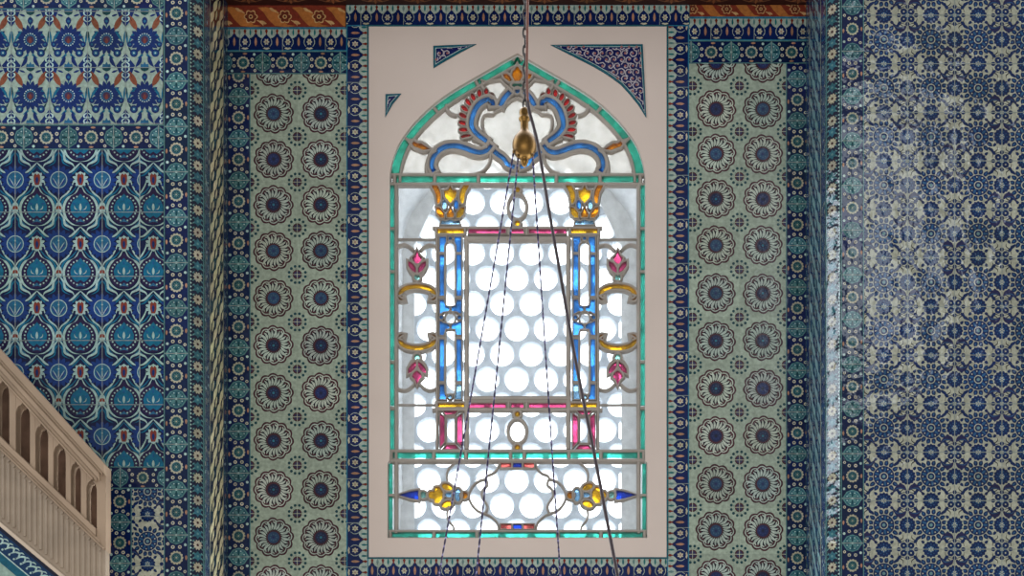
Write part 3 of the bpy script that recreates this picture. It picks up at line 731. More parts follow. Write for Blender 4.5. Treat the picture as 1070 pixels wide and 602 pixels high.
wr = empty('wall_right', (0, 0, 0)); tag(wr, 'blue and white arabesque tiled wall right of the recess', 'wall', kind='structure')
XFR = (866-CX)*DF/F; XCR = (878.5-CX)*DF/F
b = MB(); b.box((XCR, YF+.013, ZB), ((1520-CX)*DF/F, YF+.5, ZT)); b.box((XR+.012, YF+.09, ZB), (XCR, .6, ZT)); b.build('masonry', MORTAR, wr)
medal_border('medallion_border', (878.5, -60, 902.5, BOT), mf, wr, 7.5, 46.7, label='vertical medallion tile border left of the arabesque tiles')
arab_panel('arabesque_tile_panel', (902.5, -60, 1510, BOT), mf, wr, 923.3, 42, 'cream tiles densely covered with blue blossoms and curved leaves')
L, cm = chamfer_map(XCR, YF, XFR, YF+ch, True)
narrow_border('daisy_border', 0, L, -40, BOT, cm, wr, 23.4, 'narrow dark border of cream daisies on the glossy right corner')
L, rm = rev_map(XFR, YF+ch, XR, 0)
reveal_panel('leaf_tile_reveal', 0, L, -60, BOT, rm, wr, T(132, 168, 172), T(34, 62, 100), T(26, 54, 104), 'recess side tiled with small blue leaves')

# ================================================================== STAINED GLASS WINDOW
DW = DB + .045
mw = plane(DW)
G = {'green': glass_mat('green_glass', (.06, .74, .54), .72), 'blue': glass_mat('blue_glass', (.06, .36, 1.0), .72), 'lblue': glass_mat('pale_blue_glass', (.36, .68, .98), .75),
     'dblue': glass_mat('cobalt_glass', (.01, .06, .62), .75), 'yellow': glass_mat('yellow_glass', (1.0, .52, .012), .75), 'orange': glass_mat('amber_glass', (1.0, .34, .008), .75),
     'pink': glass_mat('crimson_glass', (.74, .07, .22), .75), 'red': glass_mat('red_glass', (.92, .006, .012), .72), 'coral': glass_mat('coral_glass', (.85, .15, .13), .75),
     'mint': glass_mat('mint_glass', (.45, .95, .82), .75), 'clear': glass_mat('clear_glass', (.95, .97, .98), .93, .1, .08), 'cloudy': glass_mat('cloudy_glass', (.97, .91, .82), .7, .1, .12)}
GK = list(G); GM = [G[k] for k in GK]
win = empty('window_1', mb(XC, 562, 0)); tag(win, 'stained glass window with pointed arch, coloured columns, scrolls and green edging', 'window', kind='structure')
tr = MB()                                    # the gypsum tracery
TH0, TH1 = -.012, .019                       # back and front of the tracery bars
def bar(pts, w, sm=0, closed=False):
    if sm: pts = smooth(pts, sm, closed)
    tr.beam(pts, w, mw, TH0, TH1 + R.uniform(0, .003), closed)
def barm(pts, w, sm=0, closed=False): bar(pts, w, sm, closed); bar(mirror(pts), w, sm, closed)
class Glass:
    def __init__(s): s.b = MB()
    def piece(s, pts, col, lead=2.6, sm=0):
        if sm: pts = smooth(pts, sm, True)
        s.b.prism(pts, mw, .009, .0155, GK.index(col))
        if lead:
            if lead >= 2.2: lead *= 1.38
            cen = offset_closed(pts, -lead*.42)
            bar(cen, lead*.94, 0, True)
    def build(s, name, label=None):
        # keep only slots in use
        used = sorted(set(s.b.m)); mp_ = {u: i for i, u in enumerate(used)}
        o = mesh_obj(name, s.b.v, s.b.f, [GM[u] for u in used], win, [mp_[q] for q in s.b.m])
        if label: o['label'] = label
        return o
def both(fn):
    fn(lambda p: p); fn(mirror)

# --- outer edging of green panes
edge = Glass()
def strip(path, o0, o1): return offset_path(path, o0) + offset_path(path, o1)[::-1]
al = arch_l + [(XC, 56.2)]
cum = [0]
for i in range(1, len(al)): cum.append(cum[-1] + math.dist(al[i-1], al[i]))
def sub(a, b_):
    out = []
    def pt(s):
        for i in range(1, len(al)):
            if cum[i] >= s:
                t = (s-cum[i-1])/(cum[i]-cum[i-1]); return (al[i-1][0]+(al[i][0]-al[i-1][0])*t, al[i-1][1]+(al[i][1]-al[i-1][1])*t)
        return al[-1]
    n_ = 8
    return [pt(a + (b_-a)*i/n_) for i in range(n_+1)]
def s_at(x):
    for i in range(1, len(al)):
        if al[i][0] >= x > 408: return cum[i]
brk = [cum[0] + 6, s_at(421), s_at(451), s_at(489), s_at(530), cum[-1]]
for a, b_ in zip(brk[:-1], brk[1:]):
    seg = sub(a + 2.0, b_ - (2.0 if b_ < cum[-1]-.1 else 0))
    for f in (lambda p: p, mirror): edge.piece(f(strip(seg, 1.4, 9.6)), 'green', 0)
for s in brk[1:-1]:
    q = sub(s-.5, s+.5); seg = [offset_path(q, 0)[4], offset_path(q, 10.5)[4]]
    barm(seg, 4.6)
inner = offset_path(al, 11.2)
inner[-1] = (XC, 70)
barm(inner, 3.8); barm(offset_path(al, .5), 2.2)
def quad(x0, y0, x1, y1): return [(x0, y0), (x1, y0), (x1, y1), (x0, y1)]
for y0, y1 in ((195, 238), (242, 283), (287, 377), (381.5, 424.5), (430, 471.5), (485.5, 517), (519.5, 558)):
    x0 = 407.4 if y0 < 480 else 405.8
    for f in (lambda p: p, mirror): edge.piece(f(quad(x0+.3, y0, x0+4.6, y1)), 'green', 0)
for y in (240, 285, 379.2, 427.3, 518.2): barm([(405, y), (413, y)], 4.2)
for y0, y1, xs in ((185.8, 191.4, (412.5, 454.5, 500)), (474, 479.5, (409, 453.5, 487, 533.5)), (557, 562.3, (408, 453.5, 498.5))):
    for i, x in enumerate(xs):
        x1 = xs[i+1] if i + 1 < len(xs) else None
        if x1 is None: edge.piece(quad(x+2, y0, 2*XC-x-2, y1), 'green', 0)
        else:
            for f in (lambda p: p, mirror): edge.piece(f(quad(x+2, y0, x1-2, y1)), 'green', 0)
        barm([(x, y0-2), (x, y1+2)], 4.4)
edge.build('green_edging', 'green glass strips edging the arch and panels')

# --- main bars
barm([(405.6, 194), (405.6, 560)], 2.6); barm([(414.2, 194), (414.2, 558)], 4.4)
for y, w in ((183.6, 4.2), (193.7, 4.4), (472, 4.2), (482.2, 5), (555.6, 3.6), (563.2, 2.4)): bar([(404.6, y), (2*XC-404.6, y)], w)
barm([(487.6, 248), (487.6, 470)], 5.0); barm([(456.8, 248), (456.8, 470)], 3.4)
bar([(485, 250.6), (2*XC-485, 250.6)], 6.4); bar([(452, 239), (2*XC-452, 239)], 3.6)
bar([(485, 417.2), (2*XC-485, 417.2)], 6.2); bar([(452, 429), (2*XC-452, 429)], 4.2); bar([(485, 420.5), (2*XC-485, 420.5)], 3)
barm([(414, 250.8), (456, 250.8)], 1.3); barm([(414, 423.6), (455, 423.6)], 1.5)

# --- columns
for f, nm in ((lambda p: p, 'left'), (mirror, 'right')):
    cap = Glass()
    cap.piece(f([(451.3, 194.6), (455, 193.8), (458, 197), (460.3, 204), (459.8, 211), (457.5, 213.6), (456.3, 208), (455, 202)]), 'orange', 2.2, 3)
    cap.piece(f([(490.2, 194.6), (486.5, 193.8), (483.5, 197), (480.8, 204), (481.3, 211), (483.8, 213.6), (485.2, 208), (486.4, 202)]), 'yellow', 2.2, 3)
    cap.piece(f([(470.7, 195.4), (472.7, 200), (477, 201), (476, 207), (470.7, 213), (465.4, 207), (464.4, 201), (468.7, 200)]), 'yellow', 2.2)
    for x in (464.4, 476.8): cap.piece(f(circ(x, 215.2, 2.3, 10, 4.6)), 'lblue' if x < 470 else 'blue', 1.8)
    cap.piece(f([(456, 218), (459.5, 218.5), (464, 224), (464, 228.8), (460.5, 228.5), (457, 224.5)]), 'orange', 2.0)
    cap.piece(f([(485.4, 218), (481.9, 218.5), (477.4, 224), (477.4, 228.8), (480.9, 228.5), (484.4, 224.5)]), 'yellow', 2.0)
    cap.piece(f([(470.7, 217), (472.5, 222), (474.4, 225), (473.6, 228.4), (467.8, 228.4), (467, 225), (468.9, 222)]), 'orange', 2.0)
    cap.piece(f([(462, 231.8), (466, 232.8), (470.7, 231.2), (475.4, 232.8), (479.8, 231.8), (480.6, 235.6), (460.8, 235.6)]), 'lblue', 2.0)
    cap.piece(f(quad(457.4, 240.6, 484.4, 244.4)), 'yellow', 2.8)
    cap.build('column_capital', 'yellow and amber leafy glass capital with blue drops')
    col = Glass()
    for x0, x1, s in ((459.8, 464, 1), (477.4, 482, -1)):
        xo = x0 if s > 0 else x1; xi = x1 if s > 0 else x0
        col.piece(f([(xo, 249), (xi + s*2.2, 249), (xi + s*2.0, 254), (xi, 258), (xi, 264.5), (xo, 264.5)]), 'blue', 1.8)
        col.piece(f(quad(x0, 267.8, x1, 310)), 'blue', 1.8)
        col.piece(f([(xo, 314.6), (xi - s*.3, 314.6), (xi + s*1.2, 321), (470.7, 322.2), (470.7, 326.2), (xi, 326.4), (xo, 329)]), 'blue', 1.6)
        col.piece(f(circ((x0+x1)/2 - s*.5, 332.8, 1.9, 10)), 'blue', 1.4)
        col.piece(f([(xo, 336.6), (xi, 339), (470.7, 340), (470.7, 344.2), (xi + s*1.4, 344.8), (xi - s*.3, 351), (xo, 351)]), 'blue', 1.6)
        col.piece(f(quad(x0, 356, x1, 399)), 'blue', 1.8)
        col.piece(f([(xo, 403), (xi, 403), (xi + s*.4, 410), (xi + s*2, 414), (xi + s*1.6, 418), (xo, 418)]), 'lblue' if s < 0 else 'blue', 1.8)
    col.piece(f(circ(470.7, 250.5, 1.7, 10)), 'blue', 1.6); col.piece(f(circ(470.5, 415.6, 1.9, 10)), 'lblue', 1.6)
    bar(f(circ(470.5, 333, 5.6, 18, 7.2)), 1.9, 0, True)
    for x in (465.6, 475.8): bar(f([(x, 256), (x, 320)]), 1.7); bar(f([(x, 347), (x, 414)]), 1.7)
    bar(f([(465.6, 256), (468, 253.4), (470.7, 252.6), (473.4, 253.4), (475.8, 256)]), 1.7); bar(f([(465.6, 412), (468, 413), (470.7, 412.6), (473.4, 413), (475.8, 412)]), 1.7)
    bar(f([(458, 266), (466, 266)]), 2.2); bar(f([(476, 266), (483, 266)]), 2.2); bar(f([(458, 312.3), (466, 312.3)]), 2.6); bar(f([(476, 312.3), (483, 312.3)]), 2.6)
    bar(f([(458, 353.5), (466, 353.5)]), 2.8); bar(f([(476, 353.5), (483, 353.5)]), 2.8); bar(f([(458, 401), (466, 401)]), 2.6); bar(f([(476, 401), (483, 401)]), 2.6)
    col.build('column_shaft', 'blue glass column shaft with narrow clear slit')
    bs = Glass()
    bs.piece(f(quad(457, 422.6, 485, 426)), 'yellow', 2.4)
    bs.piece(f([(463.2, 430.4), (478.4, 430.4), (475.4, 433.6), (466, 433.6)]), 'pink', 1.8)
    bs.piece(f([(460, 433.5), (464.6, 437), (464.6, 462.5), (460, 468)]), 'pink', 1.8); bs.piece(f([(482.8, 433.5), (478, 437), (478, 462.5), (482.8, 468)]), 'pink', 1.8)
    bs.piece(f([(463.6, 470), (479.2, 470), (475.8, 466), (467, 466)]), 'pink', 1.8)
    bar(f(quad(466.4, 436, 475.6, 464)), 1.8, 0, True)
    bs.build('column_base', 'crimson glass column base under a yellow bar')

# --- side panels: crimson buds and yellow scrolls
def side_panel(f, flip, tag_):
    g = Glass(); fy = (lambda p: [(x, 665.2 - y) for x, y in p]) if flip else (lambda p: p)
    h = lambda p: f(fy(p))
    g.piece(h([(435.9, 262.6), (438, 268), (441, 270.6), (439.4, 274.6), (436, 276.6), (432.6, 274.8), (431, 270.6), (434, 268)]), 'pink', 2.2)
    g.piece(h([(427, 274.4), (431.6, 276.4), (434.6, 281.5), (434.6, 286), (430.6, 283.5), (427, 278.5)]), 'pink', 2.2); g.piece(h([(445, 274.4), (440.4, 276.4), (437.4, 281.5), (437.4, 286), (441.4, 283.5), (445, 278.5)]), 'pink', 2.2)
    g.piece(h(circ(436, 291.1, 2.7, 14)), 'mint', 2.4)
    pth = smooth([(422, 312.2), (419.2, 312.4), (418.4, 309), (420.4, 305), (426, 301.8), (436, 300.4), (446, 301.8), (451.8, 305), (453.8, 309), (453, 312.4), (450.2, 312.2)], 4)
    g.piece(h(ribbon(pth, 3.9)), 'yellow', 2.6)
    for x in (420.8, 451.4): g.piece(h(circ(x, 311.4, 2.6, 12)), 'yellow', 0)
    bar(h([(414, 259.8), (418, 257.3), (423.5, 256.6), (428, 258.6), (431.5, 261.6), (433, 263)]), 3.3, 3); bar(h([(458, 259.8), (453, 257.3), (448, 256.8), (443.6, 258.8), (440.5, 261.6), (439, 263)]), 3.3, 3)
    bar(h([(426, 280), (429, 285.5), (432.4, 289)]), 3.2, 3); bar(h([(446, 280), (443, 285.5), (439.6, 289)]), 3.2, 3)
    bar(h([(436, 294), (436, 298)]), 4)
    g.build('scroll_panel', 'crimson bud and yellow scroll in glass')
for f in (lambda p: p, mirror):
    for fl in (False, True): side_panel(f, fl, '')

# --- middle rings, crimson bars
for yc, ry, dots in ((217, 13.4, (199.6, 234.4)), (451.2, 12.6, (433.6, 468.4))):
    g = Glass(); bar(circ(XC, yc, 9.8, 26, ry), 4.0, 0, True)
    for y in dots: g.piece(circ(XC, y, 2.5, 14), 'yellow', 2.6)
    yb = 240.9 if yc < 300 else 422.6
    for x0, x1 in ((490, 528.5), (534.4, 2*XC-534.4), (2*XC-528.5, 2*XC-490)): g.piece(quad(x0, yb, x1, yb+4.2), 'pink', 1.6)
    bar([(531.4, yb-2), (531.4, yb+6)], 4.2); bar([(2*XC-531.4, yb-2), (2*XC-531.4, yb+6)], 4.2)
    g.build('ring_and_crimson_bar', 'clear ring with yellow dots and crimson glass bar')

# --- bottom panel
for f in (lambda p: p, mirror):
    g = Glass()
    g.piece(f([(416.5, 518), (430, 514.4), (437, 513.4), (437.6, 518), (437, 522.4), (430, 521.4)]), 'dblue', 2.4)
    g.piece(f(circ(442.5, 518, 3.2, 14)), 'mint', 2.2)
    g.piece(f([(447.4, 518), (449.6, 514.6), (453.6, 514.2), (455, 510.2), (459, 509.6), (462.6, 515), (462.4, 521), (459, 526.4), (455, 525.8), (453.6, 521.8), (449.6, 521.4)]), 'yellow', 2.4)
    g.piece(f(circ(467.3, 509.6, 5.6, 14, 3.1, .35)), 'yellow', 2.4); g.piece(f(circ(467.3, 527.4, 5.6, 14, 3.1, -.35)), 'yellow', 2.4)
    g.piece(f([(464.6, 518), (467, 516), (471.6, 515.6), (471.6, 520.4), (467, 520)]), 'lblue', 2.0); g.piece(f(circ(478.6, 518, 3.2, 14, 6.6)), 'lblue', 2.4); g.piece(f(circ(485.4, 518.4, 3.2, 12)), 'orange', 2.2)
    bar(f([(508, 501), (501, 503), (494, 508.5), (490, 518), (493, 527.5), (500, 534.5), (507, 537)]), 2.6, 4)
    bar(f([(508, 501), (509.4, 507), (504.6, 512), (503.6, 519), (508, 526), (509.6, 531), (507, 537)]), 2.6, 4)
    bar(f([(507, 501), (509, 497.6), (516, 494.6), (520.5, 489), (521.5, 484)]), 2.4, 3); bar(f([(506, 537), (512, 539.6), (518, 544.6), (520.5, 549), (521, 555)]), 2.4, 3)
    bar(f([(475.6, 484), (470, 489), (467, 495), (467.4, 502), (469, 506)]), 2.2, 3); bar(f([(469, 530), (467, 537), (468.6, 544), (473.5, 550), (474.6, 555)]), 2.2, 3)
    g.build('spear_and_flower', 'cobalt spear, yellow flower and pale blue drop in glass')
g = Glass()
for y0, y1 in ((485, 489.2), (548.6, 553)):
    for f in (lambda p: p, mirror): g.piece(f(quad(523.5, y0, 534, y1)), 'coral', 1.8)
    g.piece(quad(536.4, y0, 2*XC-536.4, y1), 'dblue', 1.8)
g.build('red_and_blue_blocks', 'small red and blue glass blocks at top and bottom of the lowest panel')

# --- arch: crest, plumes, scrolls
g = Glass()
Z = lambda pts: [(400 + x/4.014, 50 + y/4.014) for x, y in pts]
g.piece(Z([(564, 78), (573, 98), (581, 104), (585, 122), (576, 140), (570, 147), (558, 147), (552, 140), (543, 122), (547, 104), (555, 98)]), 'orange', 2.6)
for f in (lambda p: p, mirror):
    g.piece(f(Z([(506, 118), (520, 116), (532, 124), (541, 143), (532, 146), (520, 138), (510, 130)])), 'orange', 2.4)
    g.piece(f(ribbon(smooth(Z([(494, 248), (504, 226), (518, 206), (534, 190)]), 3), 4.4)), 'blue', 3.2)
g.piece(circ(XC, 90.6, 5.2, 14, 2.0), 'green', 2.6); g.piece(circ(XC, 96.2, 2.3, 12), 'blue', 2.6)
bar([(533, 94), (527, 89), (523, 85), (515.5, 85.8), (508, 86.5), (502.5, 85)], 2.6, 3); bar(mirror([(533, 94), (527, 89), (523, 85), (515.5, 85.8), (508, 86.5), (502.5, 85)]), 2.6, 3)
g.build('arch_crest', 'amber palmette crest with blue strokes under the arch point')
for f in (lambda p: p, mirror):
    g = Glass()
    sc_ = smooth(Z([(462, 246), (460, 232), (446, 222), (424, 228), (400, 246), (384, 274), (374, 308), (374, 334), (388, 358), (412, 380), (436, 396)]), 4)
    g.piece(f(ribbon(sc_, [3.6 + 1.2*math.sin(PI*i/(len(sc_)-1)) for i in range(len(sc_))])), 'blue', 3.6)
    g.piece(f(circ(*Z([(457, 244)])[0], 2.5, 12)), 'blue', 0)
    for (x, y), ang, l in ((( 459, 208), 1.05, 3.0), ((434, 190), 1.45, 3.4), ((406, 198), 1.95-.4, 4.0), ((380, 214), 1.15, 4.2), ((360, 236), .95, 4.3), ((345, 262), .72, 4.2), ((338, 291), .5, 4.4), ((338, 321), .28, 4.6), ((342, 350), .02, 5.2), ((352, 377), -.1, 5.8)):
        cx_, cy_ = Z([(x, y)])[0]; c_, s_ = math.cos(ang), math.sin(ang)
        pts = [(cx_ + a*c_ - o*s_, cy_ + a*s_ + o*c_) for a, o in ((-l, -.6), (-l*.6, -1.8), (0, -2.1), (l*.7, -1.3), (l, 0), (l*.7, 1.3), (0, 2.1), (-l*.6, 1.8), (-l, .6))]
        g.piece(f(pts), 'red', 1.7)
    bar(f([(v[0]-1.2, v[1]+.6) for v in offset_path(sc_[8:], -4.4)]), 2.6)
    g.build('plume', 'red feathered plume on a curled blue stem')
    g = Glass()
    p2 = smooth(Z([(216, 522), (206, 500), (211, 468), (230, 440), (262, 421), (302, 416), (342, 424), (378, 438), (410, 444), (438, 434), (456, 414)]), 4)
    g.piece(f(ribbon(p2, [3.4 + 1.4*math.sin(PI*i/(len(p2)-1)) for i in range(len(p2))])), 'blue', 3.8)
    g.piece(f(circ(*Z([(215, 522)])[0], 2.6, 12)), 'blue', 0); bar(f(Z([(236, 526), (230, 506), (219, 500)])), 3.4, 3)
    p3 = smooth(Z([(464, 436), (484, 452), (506, 468), (524, 492), (552, 505)]), 4)
    g.piece(f(ribbon(p3, 4.0)), 'blue', 3.2)
    g.piece(f(Z([(120, 401), (132, 399), (146, 408), (162, 408), (178, 418), (197, 430), (172, 432), (152, 424), (134, 418)])), 'orange', 3.2)
    bar(f(Z([(112, 388), (116, 400)])), 3.4); bar(f(Z([(205, 430), (228, 432)])), 4.4)
    bar(f(Z([(224, 436), (200, 452), (188, 478), (184, 510), (186, 534)])), 4.4, 3)
    bar(f(Z([(452, 440), (452, 470), (440, 500), (418, 522), (392, 532)])), 3.6, 3)
    bar(f(Z([(268, 244), (272, 268), (292, 284), (312, 288)])), 4.2, 3)
    bar(f(Z([(420, 148), (418, 168), (430, 180)])), 4.4, 3)
    bar(f(Z([(322, 402), (338, 388), (372, 380)])), 3.0, 3)
    bar(f(Z([(376, 388), (400, 398), (424, 412), (440, 424)])), 3.2, 3)
    bar(f(Z([(452, 400), (440, 384), (424, 350), (418, 320), (422, 292), (440, 284), (462, 284), (476, 270), (492, 264), (500, 254), (520, 240), (540, 224), (563, 214)])), 3.4, 3)
    bar(f(Z([(454, 402), (478, 426), (512, 448), (532, 470), (563, 486)])), 3.0, 3)
    g.build('blue_scroll', 'long blue S scroll with amber leaf tip')
for y in (180.6,): 
    gg = Glass(); gg.piece(circ(XC, y, 1.5, 10), 'yellow', 2.0); gg.build('yellow_dot')
tr_o = tr.build('tracery', GYPSUM, win)
# --- clear panes behind the tracery
for nm, ol, mat in (('cloudy_pane', [(408, 190)] + [p for p in offset_path(arch_l, 3) if p[1] < 189] + [(XC, 61)] + mirror([(408, 190)] + [p for p in offset_path(arch_l, 3) if p[1] < 189])[::-1], 'cloudy'),
                    ('clear_pane', [(408.4, 190), (2*XC-408.4, 190), (2*XC-408.4, 480), (2*XC-406.2, 482), (2*XC-406.2, 562), (406.2, 562), (406.2, 482), (408.4, 480)], 'clear')):
    pb = MB(); pb.prism(ol, mw, -.008, -.003); pb.build(nm, G[mat], win)

# ================================================================== OUTER WINDOW with round panes
DO = DB + .86
mo = plane(DO); ro = DO/DB
w2 = empty('window_2', mo(XC, 600, 0)); tag(w2, 'bright outer window of round panes in a white grille behind the stained glass', 'window', kind='structure')
def grille_mat():
    m, nt, out = new_mat('white_grille')
    d = N(nt, 'ShaderNodeBsdfDiffuse'); t = N(nt, 'ShaderNodeBsdfTranslucent'); mx = N(nt, 'ShaderNodeMixShader', Fac=.20)
    g = N(nt, 'ShaderNodeNewGeometry'); no = N(nt, 'ShaderNodeTexNoise', Scale=14.0, Detail=5.0); nt.links.new(g.outputs['Position'], no.inputs['Vector'])
    cr = N(nt, 'ShaderNodeValToRGB'); cr.color_ramp.elements[0].color = (.50, .56, .62, 1); cr.color_ramp.elements[1].color = (.68, .73, .78, 1)
    cr.color_ramp.elements[0].position = .35; cr.color_ramp.elements[1].position = .65
    nt.links.new(no.outputs['Fac'], cr.inputs['Fac'])
    nt.links.new(cr.outputs[0], d.inputs[0]); nt.links.new(cr.outputs[0], t.inputs[0])
    nt.links.new(d.outputs[0], mx.inputs[1]); nt.links.new(t.outputs[0], mx.inputs[2]); nt.links.new(mx.outputs[0], out.inputs['Surface']); return m
GR = grille_mat()
X0, X1, Y0, Y1 = 433.0, 649.5, 166.0, 614.0
gb = MB(); gl = MB(); pw, ph = 30.6, 26.45; nn = 24
cellr = pw/math.sqrt(3)
def grid_rect():
    j0, j1 = int((Y0-264)/ph) - 2, int((Y1-264)/ph) + 2
    for j in range(j0, j1 + 1):
        for i in range(-5, 6):
            cx_ = 524.5 + pw*i + (pw/2 if j % 2 else 0); cy_ = 264 + ph*j
            if cx_ < X0 - pw or cx_ > X1 + pw or cy_ < Y0 - ph or cy_ > Y1 + ph: continue
            yield cx_, cy_
for cx_, cy_ in grid_rect():
    hexa, ci, ci2 = [], [], []
    for k in range(nn):
        a = 2*PI*k/nn
        aa = (a + PI/6) % (PI/3) - PI/6        # pointy-top cell: flat sides left and right
        rr = (pw/2)/math.cos(aa)
        hexa.append((cx_ + rr*math.cos(a), cy_ + rr*math.sin(a))); ci.append((cx_ + 13.1*math.cos(a), cy_ + 13.1*math.sin(a))); ci2.append((cx_ + 12.0*math.cos(a), cy_ + 12.0*math.sin(a)))
    if any(p[0] < X0-9 or p[0] > X1+9 or p[1] < Y0-9 or p[1] > Y1+9 for p in circ(cx_, cy_, 2, 4)): continue
    v = [mo(*p, 0) for p in hexa] + [mo(*p, 0) for p in ci] + [mo(*p, -.02) for p in ci2] + [mo(*p, -.05) for p in ci2] + [mo(*p, -.05) for p in hexa]
    f = []
    for k in range(nn):
        q = (k+1) % nn
        for r in range(4): f.append((r*nn+k, r*nn+q, (r+1)*nn+q, (r+1)*nn+k))
    gb.add(v, f); gl.prism(circ(cx_, cy_, 12.3, 20), mo, -.034, -.028)
gb.build('grille', GR, w2); gl.build('round_panes', glass_mat('bullseye_glass', (.96, .98, 1.0), .8, .1, .05), w2)
fb = MB()
def mor(x0, y0, x1, y1, h0, h1): fb.prism(quad(x0, y0, x1, y1), mo, h0, h1)
mor(385, 40, X0, 640, -.06, .02); mor(X1, 40, 697, 640, -.06, .02); mor(X0, 40, X1, Y0, -.06, .02); mor(X0, Y1, X1, 640, -.06, .02)
for fq in (lambda p: p, mirror): fb.prism(fq([(X0-4, Y0-4), (X0-4, 262), (437, 250), (445, 232), (456, 210), (470, 192), (486, 178), (505, 170), (525, 166), (XC, 165), (XC, Y0-4)]), mo, -.055, .015)
fb.build('outer_plaster_frame', BRIGHT_PLASTER, w2)

# ================================================================== STONE STAIR PARAPET (lower left)
DS = 6.95; ms = plane(DS)
st = empty('stair_parapet', ms(60, 640, 0)); tag(st, 'sloping pale stone stair parapet with arched openings and ribbed panel in front of left wall', 'stair parapet')
def ytop(x): return 364 + 1.105*x
X_E = 111
def band(mbd, x0, x1, o0, o1, h0, h1, bev=0, slope=1.105, base=364):
    mbd.prism([(x0, base + slope*x0 + o0), (x1, base + slope*x1 + o0), (x1, base + slope*x1 + o1), (x0, base + slope*x0 + o1)], ms, h0, h1, 0, bev)
rail = MB()
band(rail, -90, X_E+.6, 0, 11, -.07, .035, 1.0); band(rail, -90, X_E-3, 11, 15, -.065, .018, .6); band(rail, -90, X_E-6, 15, 23, -.065, .030, 1.2); band(rail, -90, X_E-9, 23, 28, -.06, .012, .5); band(rail, -90, X_E-13, 28, 31, -.06, .02, .5)
rail.build('handrail', STONE, st)
# pierced panel
pp = MB()
SL = 1.05
def ylow(x): return 455.5 + .965*x          # upper edge of the lower rail
ops = [(-45, -32), (-23, -9.5), (-3.5, 9.6), (16.5, 31.2), (37, 50.2), (55.8, 68.6), (74, 84.4), (90.4, 101.2)]
prev = -90
for x0, x1 in ops + [(X_E-1.5, None)]:
    xr = x0
    pp.prism([(prev, ytop(prev)+27), (xr, ytop(xr)+27), (xr, ylow(xr)+4), (prev, ylow(prev)+4)], ms, -.07, 0, 0, .35)
    if x1 is None: break
    w = x1-x0; yt = ytop((x0+x1)/2) + 31.5
    # ogee head: filling above the opening
    arc = [(x0, yt + 10), (x0 + w*.04, yt + 7.0), (x0 + w*.14, yt + 3.4), (x0 + w*.26, yt + 1.4), (x0 + w*.32, yt + 2.2), (x0 + w*.40, yt + .4), (x0 + w*.5, yt - 1.5), (x0 + w*.60, yt + .6), (x0 + w*.68, yt + 2.8), (x0 + w*.76, yt + 2.6), (x0 + w*.88, yt + 5.2), (x0 + w*.97, yt + 9.5), (x1, yt + 13)]
    pp.prism([(x1, ytop(x1)+27), (x0, ytop(x0)+27)] + arc, ms, -.07, 0, 0)
    prev = x1
pp.build('pierced_panel', STONE, st)
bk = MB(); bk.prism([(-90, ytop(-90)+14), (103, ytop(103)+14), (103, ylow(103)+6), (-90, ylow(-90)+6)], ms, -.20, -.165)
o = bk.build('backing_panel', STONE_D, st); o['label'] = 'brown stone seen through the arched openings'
lr = MB()
def lband(m_, x0, x1, o0, o1, h0, h1, bev=0): m_.prism([(x0, ylow(x0)+o0), (x1, ylow(x1)+o0), (x1, ylow(x1)+o1), (x0, ylow(x0)+o1)], ms, h0, h1, 0, bev)
lband(lr, -90, 101, 0, 8, -.065, .022, .8); lband(lr, -90, 105, 8, 12, -.06, .010, .4); lband(lr, -90, 109, 12, 14.5, -.06, .026, .5)
lr.build('lower_rail', STONE, st)
# ribbed panel
def ybot(x): return 546 + .835*x
rb = MB(); rb.prism([(-90, ylow(-90)+12), (X_E-.8, ylow(X_E)+6), (X_E-.8, 700), (-90, ybot(-90))], ms, -.066, 0)
x = -86.0
while x < X_E - 4:
    y0_, y1_ = ylow(x) + 21, min(690, ybot(x) - 7)
    if y1_ > y0_ + 6:
        rb.beam([(x, y0_), (x, y1_)], 3.4, ms, -.002, .007)
        rb.prism(circ(x, y0_ - 3.4, 1.5, 10), ms, -.002, .009)
    x += 5.6
rb.build('ribbed_panel', STONE2, st)
ep = MB(); ep.prism([(101.6, ytop(101.6)+20), (X_E, ytop(X_E)+9), (X_E, ylow(X_E)+13), (101.6, ylow(101.6)+10)], ms, -.072, .006)
ep.build('end_post', STONE, st)
sl = MB()
def sband(o0, o1, h0, h1, bev=0): sl.prism([(-90, ybot(-90)+o0), (160, ybot(160)+o0), (160, ybot(160)+o1), (-90, ybot(-90)+o1)], ms, h0, h1, 0, bev)
sband(-1, 4, -.08, .03, .8)
o = sl.build('sloped_edging', plain('cream_edging', C(196, 178, 158), .6, .05), st); o['label'] = 'cream sloping edge strip'
# tiled stringer below, runs along the slope
ang = math.atan(.835); du = Vector((math.cos(ang), math.sin(ang)))
def sm_(u, v, h=0):                          # u along the slope, v down across it
    return ms(-90 + u*du.x - v*du.y, ybot(-90) + 4 + u*du.y + v*du.x, h)
sp = Panel((0, 0, 330, 90), T(140, 164, 152), sm_)
sp.rect_(0, 0, 330, 3.5, T(30, 34, 52), 1); sp.rect_(0, 3.5, 330, 20, T(20, 50, 84), 1)
for k in range(44):
    sp.stamp(Motif().taper([(-4, 4), (-1, -1), (3, -3), (5, 1), (3, 3)], 2.0, PALE, 3).taper([(-5, -3), (-2, -5), (1, -5)], 1.4, PALE, 3).disc(3, 5, 1.2, PALE, 3, 8), 4 + k*7.6, 11.6, 1.0, R.uniform(-.2, .2))
sp.rect_(0, 20, 330, 21.2, PALE, 3); sp.rect_(0, 21.2, 330, 29, T(22, 84, 104), 2)
